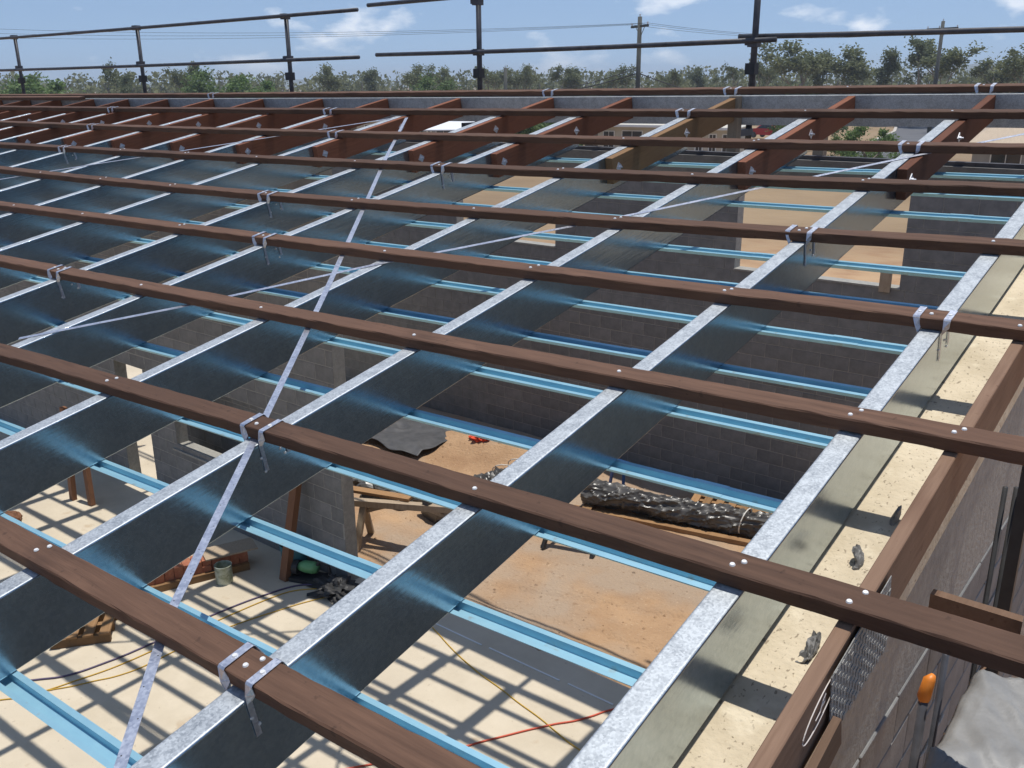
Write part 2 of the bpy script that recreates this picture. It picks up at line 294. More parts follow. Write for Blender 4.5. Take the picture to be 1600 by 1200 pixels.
# ------------------------------------------------------------------ concrete block walls
BLK = {}
def block_mesh(L):
    k = round(L, 2)
    if k not in BLK:
        bm = bmesh.new(); bmesh.ops.create_cube(bm, size=1.0)
        for v in bm.verts: v.co = Vector((v.co.x * L, v.co.y * 0.19, v.co.z * 0.188))
        bmesh.ops.bevel(bm, geom=bm.edges[:], offset=0.004, segments=1, affect='EDGES')
        me = bpy.data.meshes.new('block'); bm.to_mesh(me); bm.free(); me.materials.append(M['block']); BLK[k] = me
    return BLK[k]
def block_wall(name, origin, length, courses, openings, label, z0=0.0, rotz=0.0, near=(0, 1e9), extra=None):
    """wall along local +x from origin, thickness centred on y=0; openings (x0,x1,z0,z1)"""
    root = empty(name, origin, (0, 0, rotz)); tag(root, label, 'wall')
    core = MB(); far = MB(); cnt = 0
    for c in range(courses):
        za, zb = z0 + c * 0.2, z0 + c * 0.2 + 0.2; runs = [(0.0, length)]
        for (a, b, oz0, oz1) in openings:
            if za + 0.1 > oz0 and za + 0.1 < oz1:
                nr = []
                for (p, q) in runs:
                    if b <= p or a >= q: nr.append((p, q)); continue
                    if a > p: nr.append((p, a))
                    if b < q: nr.append((b, q))
                runs = nr
        for (p, q) in runs:
            core.box(p + 0.004, q - 0.004, -0.091, 0.091, za, zb)
            x = p
            while x < q - 0.03:
                L = 0.39 if (x > p or c % 2 == 0) else 0.19
                e = min(x + L + 0.01, q); LL = e - x - 0.01
                if LL > 0.05:
                    mid = (x + LL / 2 + 0.005, random.uniform(-0.0015, 0.0015), za + 0.1)
                    if near[0] < mid[0] < near[1] and cnt < 296:
                        link('block', block_mesh(LL), root, mid, (0, 0, random.uniform(-0.003, 0.003))); cnt += 1
                    else: far.box(mid[0] - LL / 2, mid[0] + LL / 2, -0.095, 0.095, za + 0.006, zb - 0.006)
                x = e
    part('mortar_core', core, 'mortar', root)
    if far.v: tag(part('far_blocks', far, 'block', root), kind='stuff')
    if extra: extra(root)
    return root
# bearing wall under the high side: window, doorway, and its end beside the wide opening
def bearing_extra(root):
    part('lintel', MB().box(5.7, 7.0, -0.094, 0.094, 2.101, 2.29), 'mortar', root)
    part('window_sill', MB().box(7.3, 9.5, -0.12, 0.10, 0.902, 0.93), 'mortar', root)
block_wall('block_wall', (-18.0, 5.945, SLAB), 10.93, 26, [(5.92, 6.70, -0.1, 2.1), (7.40, 9.40, 0.9, 2.1)], 'grey block bearing wall with a doorway and a window, left of the wide opening', near=(4.6, 11.2), extra=bearing_extra)
o = empty('lintel_beam', (-3.5, 6.62, 0.70)); tag(o, 'dark grey lintel beam across the wide opening below the rafter ends', 'beam')
part('beam', MB().box(-3.6, 3.52, -0.14, 0.34, 0, 0.21), 'block', o); part('top_plate', MB().box(-3.6, 3.52, -0.10, -0.02, 0.211, 0.24), 'steel_dark', o)
block_wall('block_wall', (-11.75, 6.62, DZ), 2.75, 15, [], 'short dark block wall outside, seen through the window of the bearing wall', near=(-1, 3))
block_wall('block_wall', (0.11, 6.25, DZ), 5.05, 22, [], 'unseen grey block wall added right of the dirt yard to darken rafter reflections', rotz=R(90), near=(-1, 9))  # out of view, added so the rafter webs reflect something dark
# wall on the far side of the dirt yard, with two notches in its top
def far_extra(root):
    part('sill', MB().box(13.23, 15.54, -0.105, 0.105, 3.40, 3.425), 'mortar', root); part('sill', MB().box(7.95, 10.12, -0.105, 0.105, 3.40, 3.425), 'mortar', root)
    part('hold_down', MB().box(15.28, 15.42, -0.13, -0.09, 3.36, 3.62), 'pale', root)
block_wall('block_wall', (-18.0, 11.44, DZ), 19.0, 24, [(13.25, 15.52, 3.4, 9), (7.97, 10.1, 3.4, 9)], 'grey block wall across the dirt yard with two notches open at the top', near=(8.6, 18.2), extra=far_extra)
# side wall beside the camera: blocks outside, sandy bond beam along its raked top
def side_wall():
    root = empty('block_wall', (0.11, 0, GND)); tag(root, 'grey block side wall whose raked sandy concrete top runs beside the last rafter', 'wall')
    zt = lambda y: (y * math.tan(TH)) + (-0.285 / math.cos(TH)) - GND
    def prism(x0, x1, y0, y1, d0, d1, n=1):
        mb = MB(); ys = [y0 + (y1 - y0) * i / n for i in range(n + 1)]
        vs = []
        for y in ys: vs += [(x0, y, zt(y) + d0), (x1, y, zt(y) + d0), (x1, y, zt(y) + d1), (x0, y, zt(y) + d1)]
        fs = [(4 * i + k, 4 * i + (k + 1) % 4, 4 * i + 4 + (k + 1) % 4, 4 * i + 4 + k) for i in range(n) for k in range(4)]
        return mb.add(vs, fs + [(0, 1, 2, 3), tuple(4 * n + k for k in range(4))])
    top = prism(-0.19, 0.095, -2.5, 6.2, -0.24, 0.0)
    part('bond_beam', top, 'ledge', root)
    # rough crust of spilt mortar along the top
    cr = MB()
    for i in range(420):
        y = random.uniform(0.2, 5.5); x = random.uniform(-0.09, 0.09); s = random.uniform(0.0015, 0.006)
        c = Vector((x, y, zt(y))); vs = [c + Vector((random.uniform(-s, s) * 1.5, random.uniform(-s, s) * 2, -0.002)) for _ in range(4)] + [c + Vector((0, 0, s * 0.6))]
        cr.add(vs, [(0, 1, 4), (1, 2, 4), (2, 3, 4), (3, 0, 4)])
    tag(part('mortar_crumbs', cr, 'ledge', root), kind='stuff')
    core = MB(); vs = []
    for y in (-2.5, 6.2): vs += [(-0.088, y, 0), (0.088, y, 0), (0.088, y, zt(y) - 0.24), (-0.088, y, zt(y) - 0.24)]
    core.add(vs, [(0, 1, 2, 3), (7, 6, 5, 4), (0, 4, 5, 1), (1, 5, 6, 2), (2, 6, 7, 3), (3, 7, 4, 0)])
    part('mortar_core', core, 'mortar', root); cnt = 0
    for c in range(20):
        z = c * 0.2 + 0.1; y = -0.6 + (0.2 if c % 2 else 0.0)
        while y < 6.4:
            if z + 0.11 < zt(y - 0.2) - 0.24 and z > 0.9 and cnt < 296:
                link('block', block_mesh(0.39), root, (random.uniform(-0.001, 0.002), y, z), (0, 0, R(90))); cnt += 1
            y += 0.4
    # dags of mortar squeezed out of the bed joints
    for c in range(9, 20):
        for k in range(3):
            y = random.uniform(0.8, 4.5); z = c * 0.2
            if z < zt(y) - 0.3:
                pts = [(0.099 + random.uniform(-0.002, 0.004), y + t * 0.07, z + random.uniform(-0.006, 0.006)) for t in range(6)]
                part('mortar_dag', MB().tube(pts, 0.005, 5), 'mortar', root)
side_wall()

# ------------------------------------------------------------------ steel rafters
RX = [0.0, -0.873, -1.914, -2.925, -3.988, -4.880, -6.085, -7.16, -8.25, -9.36, -10.40, -11.45, -12.45, -13.40, -14.4, -15.4, -16.4, -17.4]
HB = 0.262
def c_profile(w=0.079, h=HB, lip=0.02, t=0.0028, r=0.007):
    """closed outline of a lipped channel: web on the right (x=0), open to the left"""
    def path(off):
        P = []; x0, x1, z0, z1 = -w + off, -off, -h + off, -off; rr = max(r - off, 0.002)
        def arc(cx, cz, a0, a1):
            for i in range(5):
                a = R(a0 + (a1 - a0) * i / 4); P.append((cx + rr * math.cos(a), cz + rr * math.sin(a)))
        P.append((x0, -lip)); arc(x0 + rr, z1 - rr, 180, 90); P.append((x0 + rr + 0.003, z1)); P.append((x1 - rr - 0.003, z1)); arc(x1 - rr, z1 - rr, 90, 0); P.append((x1, z1 - rr - 0.003)); P.append((x1, z0 + rr + 0.003)); arc(x1 - rr, z0 + rr, 0, -90); arc(x0 + rr, z0 + rr, -90, -180); P.append((x0, -h + lip))
        return P
    return path(0) + path(t)[::-1]
CP = c_profile()
for j, x in enumerate(RX):
    v0, v1 = -0.9, 6.52 + 0.042 * x; n = 26; base = Vector((x, v0, 0)); frames = []
    for i in range(n + 1):
        v = v0 + (v1 - v0) * i / n; dx = 0.003 * noise.noise((j * 3.3, v * 0.9, 0)); dz = 0.002 * noise.noise((j * 5.1, v * 0.7, 4))
        frames.append(lambda p, v=v, dx=dx, dz=dz: (p[0] + dx * (1 if p[1] > -0.1 else 0.4), v - v0, p[1] + dz))
    mb = MB().sweep(CP, frames); me = mb.mesh('rafter', 'galv', True); me.materials.append(M['galv_top'])
    for p in me.polygons:
        if p.normal.z > 0.8 and p.center.z > -0.01: p.material_index = 1
    try: me.set_sharp_from_angle(angle=R(40))
    except Exception: pass
    o = link('steel_rafter', me, mw=RT(*base))
    lab = 'galvanised steel channel rafter against the raked block side wall' if j == 0 else 'galvanised steel channel rafter, %s from the raked block side wall' % ORD[j]
    tag(o, lab, 'rafter', 'parallel galvanised roof rafters')

# ------------------------------------------------------------------ timber roof battens
BF = [(0.353, 0.033, 0.0), (1.262, 0.039, -0.002), (2.145, 0.051, 0.001), (3.020, 0.049, 0.001), (3.916, 0.098, 0.006), (4.805, 0.078, 0.003), (5.635, 0.057, 0.002), (6.550, 0.049, 0.0012), (7.412, 0.046, 0.001)]
def bv(i, x):
    a, b, c = BF[i]
    xm = -9.5
    if i in (4, 5) and x < xm: return a + b * xm + c * xm * xm + (x - xm) * 0.03
    return a + b * x + c * x * x
BW, BT = 0.091, 0.049
SCR = MB()
SCR.add([(0.0085 * math.cos(t * math.pi / 5), 0.0085 * math.sin(t * math.pi / 5), 0.0) for t in range(10)] + [(0.0065 * math.cos(t * math.pi / 5), 0.0065 * math.sin(t * math.pi / 5), 0.004) for t in range(10)],
        [(t, (t + 1) % 10, 10 + (t + 1) % 10, 10 + t) for t in range(10)] + [tuple(range(10, 20))])
SCREW = SCR.mesh('screw', 'screw', False)
BLAB = ['nearest dark hardwood roof batten, cut by the bottom edge of the view']
BLAB += ['dark hardwood roof batten, %s counting away from the camera' % ORD[i] for i in range(1, 8)]
BLAB += ['farthest dark hardwood roof batten, lying on the eave beam at the skyline']
for i in range(9):
    xa, xb = -17.8, (0.78 if i < 7 else 0.6); n = 190; frames = []; base = Vector((-0.4, bv(i, -0.4), 0))
    for k in range(n + 1):
        x = xa + (xb - xa) * (k / n) ** 0.6; v = bv(i, x); jz = 0.003 * noise.noise((x * 1.3, i * 7.7, 0)); jv = 0.003 * noise.noise((x * 2.1, i * 3.7, 5))
        jj = [(0.0034 * noise.noise((x * 13, i * 4.1, q * 3.3)), 0.0030 * noise.noise((x * 11, i * 2.1, q * 5.3 + 9))) for q in range(8)]
        def fr(p, x=x, v=v, jz=jz, jv=jv, jj=jj):
            q = PR.index(p); return (x - base.x, v + p[0] + jv + jj[q][0] - base.y, p[1] + jz * 0.5 + jj[q][1] + 0.0035)
        frames.append(fr)
    PR = [(0.003, 0.0), (BW - 0.003, 0.0), (BW, 0.004), (BW, BT - 0.004), (BW - 0.004, BT), (0.004, BT), (0.0, BT - 0.004), (0.0, 0.004)]
    mb = MB().sweep(PR, frames); mb.f += [tuple(range(8)), tuple(len(mb.v) - 8 + q for q in range(8))]
    o = link('roof_batten', mb.mesh('roof_batten', 'batten'), mw=RT(*base)); tag(o, BLAB[i], 'batten', 'timber battens across the rafters')
    for j, x in enumerate(RX[:10] + [0.262 + 0.04]):
        if i > 5 and x < -3: continue
        xs = x - 0.045 + random.uniform(-0.012, 0.012)
        for q in range(2 if random.random() < 0.4 else 1):
            xx = xs + q * 0.022; link('screw', SCREW, o, (xx - base.x, bv(i, xx) + BW * (0.38 + 0.35 * q) + random.uniform(-0.01, 0.01) - base.y, BT + 0.0035))
# short extra batten at the far left
bb = MB(); 
for k in range(12): pass
o = link('roof_batten', MB().beam((-1.9, -0.04, BT / 2), (1.9, 0.04, BT / 2), BW, BT).mesh('roof_batten', 'batten'), mw=RT(-15.4, 6.80, 0.004)); tag(o, 'short spare hardwood batten at the far left below the eave beam', 'batten')

# ------------------------------------------------------------------ blue ceiling battens under the rafters
CV = [0.13, 0.60, 1.06, 1.515, 1.985, 2.455, 2.885, 3.335, 3.80, 4.275, 4.74, 5.20, 5.65, 6.08]
HP = [(-0.0375, 0), (-0.0195, 0), (-0.0145, -0.024), (0.0145, -0.024), (0.0195, 0), (0.0375, 0), (0.0375, -0.0018), (0.0208, -0.0018), (0.0158, -0.0262), (-0.0158, -0.0262), (-0.0208, -0.0018), (-0.0375, -0.0018)]
for k, v in enumerate(CV):
    base = Vector((-0.9, v, -HB - 0.0015)); xs = [-17.7, -12, -8, -5, -3, -1.5, -0.02]
    frames = [(lambda p, x=x: (x - base.x, p[0] + 0.04 * (x + 0.873) + random.uniform(-0.001, 0.001), p[1])) for x in xs]
    mb = MB().sweep(HP, frames); mb.f += [tuple(range(12)), tuple(len(mb.v) - 12 + q for q in range(12))]
    o = link('ceiling_batten', mb.mesh('ceiling_batten', 'blue'), mw=RT(*base))
    tag(o, 'pale blue steel top-hat ceiling batten under the rafters, %s counting away from the camera' % ORD[k], 'ceiling batten', 'blue ceiling battens under the rafters')
    # overlap joints
    for x in random.sample([-0.55, -1.35, -2.3, -3.4, -4.4, -5.5], 2):
        jp = [(p[0] * 1.02, p[1] + 0.0015) for p in HP]; mj = MB().sweep(jp, [(lambda p, x=x + dx: (x - base.x, p[0] + 0.04 * (x + 0.873), p[1])) for dx in (0, 0.13)])
        link('joint_sleeve', mj.mesh('joint_sleeve', 'blue'), o)

# ------------------------------------------------------------------ timber outriggers bolted to the rafter ends
def plate_mesh():
    mb = MB().box(-0.002, 0.004, -0.026, 0.026, -0.026, 0.026); mb.tube([(0.004, 0, 0), (0.016, 0, 0)], 0.011, 6); mb.tube([(0.016, 0, 0), (0.030, 0, 0)], 0.006, 6)
    return mb.mesh('bolt_plate', 'galv_strap')
PLATE = plate_mesh()
for j, x in enumerate(RX[:17]):
    va = 5.255 + 0.042 * (x + 0.87) + random.uniform(-0.02, 0.02); vb = bv(8, x) - 0.05; base = Vector((x + 0.003, va, -0.195))
    w = 0.058; mb = MB(); n = 8; frames = []
    prof = [(0.002, 0), (w - 0.002, 0), (w, 0.003), (w, 0.187), (w - 0.003, 0.19), (0.003, 0.19), (0, 0.187), (0, 0.003)]
    for q in range(n + 1):
        v = (vb - va) * q / n; jx = 0.002 * noise.noise((j * 9.1, v * 2, 0)); frames.append(lambda p, v=v, jx=jx: (p[0] + jx, v, p[1] + jx))
    mb.sweep(prof, frames); mb.f += [tuple(range(8)), tuple(len(mb.v) - 8 + q for q in range(8))]
    o = link('timber_outrigger', mb.mesh('timber_outrigger', 'out_y' if j == 3 else 'out'), mw=RT(*base))
    lab = 'short red hardwood outrigger bolted to the %s rafter from the side wall' % ORD[j] if j != 3 else 'yellowish hardwood outrigger bolted to the fourth rafter from the side wall'
    tag(o, lab, 'outrigger', 'timber outriggers carrying the eave')
    for vv in (0.085, 1.12): link('bolt_plate', PLATE, o, (w + 0.001, vv, 0.105), (R(45 + random.uniform(-12, 12)), 0, 0))

# eave beam: channel with its web to the camera
def eave():
    prof = [(0, 0), (0.06, 0), (0.06, -0.02), (0.057, -0.02), (0.057, -0.003), (0.003, -0.003), (0.003, -0.247), (0.057, -0.247), (0.057, -0.23), (0.06, -0.23), (0.06, -0.25), (0, -0.25)]
    xs = [-17.6, -14, -10, -6, -3, 0.4]; base = Vector((-8, 7.2, 0))
    frames = [(lambda p, x=x: (x - base.x, bv(8, x) - 0.045 + p[0] - base.y, p[1] - 0.001)) for x in xs]
    mb = MB().sweep(prof, frames); mb.f += [tuple(range(12)), tuple(len(mb.v) - 12 + q for q in range(12))]
    o = link('eave_beam', mb.mesh('eave_beam', 'galv_top'), mw=RT(*base)); tag(o, 'long galvanised steel eave beam under the farthest batten', 'beam')
eave()
# fly rafter outside the side wall
def fly():
    base = Vector((0.245, -1.2, -0.192)); prof = [(0.002, 0), (0.040, 0), (0.042, 0.003), (0.042, 0.187), (0.039, 0.19), (0.003, 0.19), (0, 0.187), (0, 0.003)]; frames = []
    for q in range(31):
        v = 8.2 * q / 30; j = 0.003 * noise.noise((v * 1.1, 3, 0)); frames.append(lambda p, v=v, j=j: (p[0] + j, v, p[1] + j * 0.5))
    mb = MB().sweep(prof, frames); mb.f += [tuple(range(8)), tuple(len(mb.v) - 8 + q for q in range(8))]
    o = link('fly_rafter', mb.mesh('fly_rafter', 'fly'), mw=RT(*base)); tag(o, 'brown hardwood fly rafter outside the sandy wall top, chalk ring on its side', 'rafter')
    ck = MB(); c = Vector((0.0445, 1.06 + 1.2, 0.192 - 0.075))
    ck.tube([(0.0445, c.y + 0.105 * math.cos(t) , c.z + 0.034 * math.sin(t) + 0.10 * math.cos(t) * 0.18) for t in [i * 2 * math.pi / 26 for i in range(25)]], 0.0016, 5)
    g = [(0.012, 0.012), (0.03, 0.02), (0.024, 0.0), (0.006, -0.002), (0.018, 0.016), (-0.002, -0.010), (-0.03, -0.014)]
    ck.tube([(0.0445, c.y + a, c.z + b) for a, b in g], 0.0015, 5)
    link('chalk_mark', ck.mesh('chalk_mark', 'chalk'), o)
fly()

# ------------------------------------------------------------------ perforated brace straps
def strap(pts, w, label, sagz=0.004):
    pts = [Vector(p) for p in pts]; base = pts[0].copy(); mb = MB(); hl = MB(); vs = []; P = []
    for a, b in zip(pts[:-1], pts[1:]):
        for q in range(8): P.append(a.lerp(b, q / 8))
    P.append(pts[-1])
    for i, p in enumerate(P):
        d = (P[min(i + 1, len(P) - 1)] - P[max(i - 1, 0)]); d.z = 0; d.normalize(); s = Vector((d.y, -d.x, 0)) * (w / 2); q = p - base
        vs += [q - s, q + s, q + s + Vector((0, 0, 0.001)), q - s + Vector((0, 0, 0.001))]
    mb.add(vs, [(4 * i + k, 4 * i + (k + 1) % 4, 4 * i + 4 + (k + 1) % 4, 4 * i + 4 + k) for i in range(len(P) - 1) for k in range(4)] + [(0, 1, 2, 3)])
    o = link('brace_strap', mb.mesh('brace_strap', 'galv_strap'), mw=RT(*base)); tag(o, label, 'brace strap', 'diagonal steel brace straps')
    L = sum((b - a).length for a, b in zip(pts[:-1], pts[1:])); t = 0.03
    for a, b in zip(pts[:-1], pts[1:]):
        d = (b - a); n = int(d.length / 0.11); u = d.normalized(); s = Vector((u.y, -u.x, 0))
        for k in range(n):
            c = a + d * ((k + 0.5) / n) - base + s * (0.006 if k % 2 else -0.006) + Vector((0, 0, 0.0013))
            hl.add([c + Vector((0.0024 * math.cos(q * math.pi / 3), 0.0024 * math.sin(q * math.pi / 3), 0)) for q in range(6)], [tuple(range(6))])
    tag(link('nail_hole', hl.mesh('nail_hole', 'black'), o), kind='stuff')
strap([(-0.62, -0.4, 0.0015), (-0.95, 0.0, 0.0015), (-1.35, 0.40, -0.002), (-1.95, 1.17, 0.0018), (-2.95, 2.44, 0.0018), (-4.03, 3.78, 0.0018), (-4.92, 4.88, 0.0018), (-5.95, 6.20, 0.0018)], 0.031, 'perforated galvanised brace strap running up from the bottom left to the eave')
strap([(-4.11, 1.29, 0.0030), (-3.60, 1.94, -0.002), (-2.96, 2.82, 0.0035), (-1.95, 4.06, 0.0030), (-0.91, 5.45, 0.0030), (-0.04, 6.55, 0.003)], 0.031, 'perforated galvanised brace strap crossing the other one towards the far right corner')
strap([(-9.4, 2.75, 0.0018), (-8.29, 3.97, 0.0018), (-7.2, 5.05, 0.0018), (-6.12, 6.15, 0.0018)], 0.031, 'perforated galvanised brace strap far left, ending near the eave')

# ------------------------------------------------------------------ strap ties looped over the battens
def tie(i, j):
    x = RX[j]; v = bv(i, x); root = empty('strap_tie', mw=RT(x, v, 0))
    tag(root, 'strap ties over %s batten from the front, at %s rafter from the wall' % (ORD[i], ORD[j]), 'strap tie', 'strap ties holding battens to rafters')
    t = 0.0016; w = 0.026; H = BT + 0.006
    for s, x0 in (('left', -0.108), ('right', 0.006)):
        mb = MB(); sk = (0.012 if s == 'right' else 0.010)
        path = [(x0, -0.004, H - 0.004), (x0, 0.0, H), (x0, BW, H), (x0, BW + 0.004, H - 0.004)]
        tail = 0.12 if s == 'right' else 0.05; lx = (0.003 if s == 'right' else -0.082) - x0
        front = [(x0 + lx * 1.0, -0.012, -tail), (x0 + lx * 0.95, -0.010, -0.012), (x0 + lx * 0.4, -0.008, 0.018)]
        back = [(x0 + lx * 0.4, BW + 0.008, 0.018), (x0 + lx * 0.95, BW + 0.010, -0.012), (x0 + lx, BW + 0.012, -tail * 0.8)]
        P = [Vector(p) for p in front + path + back]; vs = []
        N = len(P)
        for k, p in enumerate(P):
            edge = k < 2 or k > N - 3                       # twisted flat against the web at its tails
            a = Vector((0, 1, 0)) if edge else (Vector((0.75, 0.66, 0)) if k in (2, N - 3) else Vector((1, 0, 0)))
            n = Vector((1, 0, 0)) if edge else (Vector((0, -1, 0)) if k <= 3 else (Vector((0, 1, 0)) if k >= N - 4 else Vector((0, 0, 1))))
            ww = w * (0.62 if edge else 1)
            c = p + (Vector((w / 2, 0, 0)) if not edge else Vector((0, 0, 0)))
            vs += [c - a * ww / 2, c + a * ww / 2, c + a * ww / 2 + n * t, c - a * ww / 2 + n * t]
        mb.add(vs, [(4 * k + q, 4 * k + (q + 1) % 4, 4 * k + 4 + (q + 1) % 4, 4 * k + 4 + q) for k in range(N - 1) for q in range(4)] + [(0, 1, 2, 3), (4 * N - 1, 4 * N - 2, 4 * N - 3, 4 * N - 4)])
        link('strap', mb.mesh('strap', 'galv_strap'), root)
        link('screw', SCREW, root, (x0 + w / 2, BW * 0.45, H + 0.001))
    if i < 6:
        for (yy, zz) in ((-0.012, -0.075), (-0.012, -0.105), (0.07, -0.05), (0.085, -0.095)):
            link('screw', SCREW, root, (0.002, yy + random.uniform(-0.01, 0.01), zz + random.uniform(-0.02, 0.02)), (0, R(90), 0), (0.7, 0.7, 0.8))
for i, j in ((0, 1), (1, 2), (2, 5), (3, 0), (3, 4), (4, 1), (4, 5), (5, 4), (5, 9), (6, 1), (6, 6), (6, 10), (7, 3), (7, 7), (7, 11), (8, 1), (8, 3), (8, 5), (8, 10)): tie(i, j)

# ------------------------------------------------------------------ posts outside the back wall, guard rail scaffold
for k, (x, zt, w) in enumerate(((-2.09, 1.16, 0.09), (-2.88, 1.40, 0.09), (-4.40, 1.17, 0.09), (-5.83, 1.32, 0.10), (-7.9, 1.2, 0.09))):
    o = link('timber_dropper', MB().box(-w / 2, w / 2, -w / 2, w / 2, 0, zt - 0.72).mesh('timber_dropper', 'pale'), loc=(x, 7.10, 0.70))
    tag(o, 'grey weathered timber dropper under the eave, %s from the right' % ORD[k], 'dropper', 'timber droppers under the eave')
GY = 7.62
def rail_z(): pass
PX = [(-17.35, 2.36, 0.19), (-13.25, 2.37, 0.11), (-9.62, 2.375, 0.06), (-6.28, 2.62, 0.02), (-2.98, 2.95, -0.02)]
for k, (x, zt, ln) in enumerate(PX):
    root = empty('scaffold_standard', (x, GY, 0)); tag(root, 'dark steel scaffold standard of the guard rail, %s from the left' % ORD[k], 'scaffold post', 'scaffold standards along the eave')
    part('tube', MB().tube([(0, 0, 0.85), (0, 0, zt)], 0.030, 10), 'steel_dark', root, True)
    for z in (1.834, 2.36):
        if z < zt + 0.05: part('coupler', MB().box(-0.045, 0.045, -0.06, 0.035, z - 0.035, z + 0.035).box(-0.075, -0.03, -0.05, -0.01, z - 0.02, z + 0.03), 'steel_dark', root)
    part('base_coupler', MB().box(-0.06, 0.035, -0.045, 0.045, 1.56, 1.66), 'black', root)
    part('clamp_arm', MB().box(-0.03, 0.03, -0.30, 0.03, 1.02, 1.08), 'steel_dark', root)
def rail(x0, x1, z0, z1, label, y=GY - 0.065):
    n = 6; pts = [(x0 + (x1 - x0) * i / n - x0, 0, (z0 + (z1 - z0) * i / n) - z0 - 0.012 * math.sin(math.pi * i / n)) for i in range(n + 1)]
    tag(link('guard_rail', MB().tube(pts, 0.024, 10).mesh('guard_rail', 'steel_dark', True), loc=(x0, y, z0)), label, 'guard rail', 'guard rails along the eave')
rail(-19.5, -8.17, 2.355, 2.37, 'upper steel guard rail on the left, ending in a gap')
rail(-19.5, -8.19, 1.80, 1.822, 'lower steel guard rail on the left, ending in a gap')
rail(-7.98, 0.6, 2.41, 2.50, 'upper steel guard rail right of the gap')
rail(-7.88, -2.75, 1.842, 1.855, 'lower steel guard rail right of the gap', GY - 0.06)
rail(-3.17, 1.5, 1.895, 1.87, 'lower steel guard rail at the far right, overlapping its neighbour', GY + 0.065)

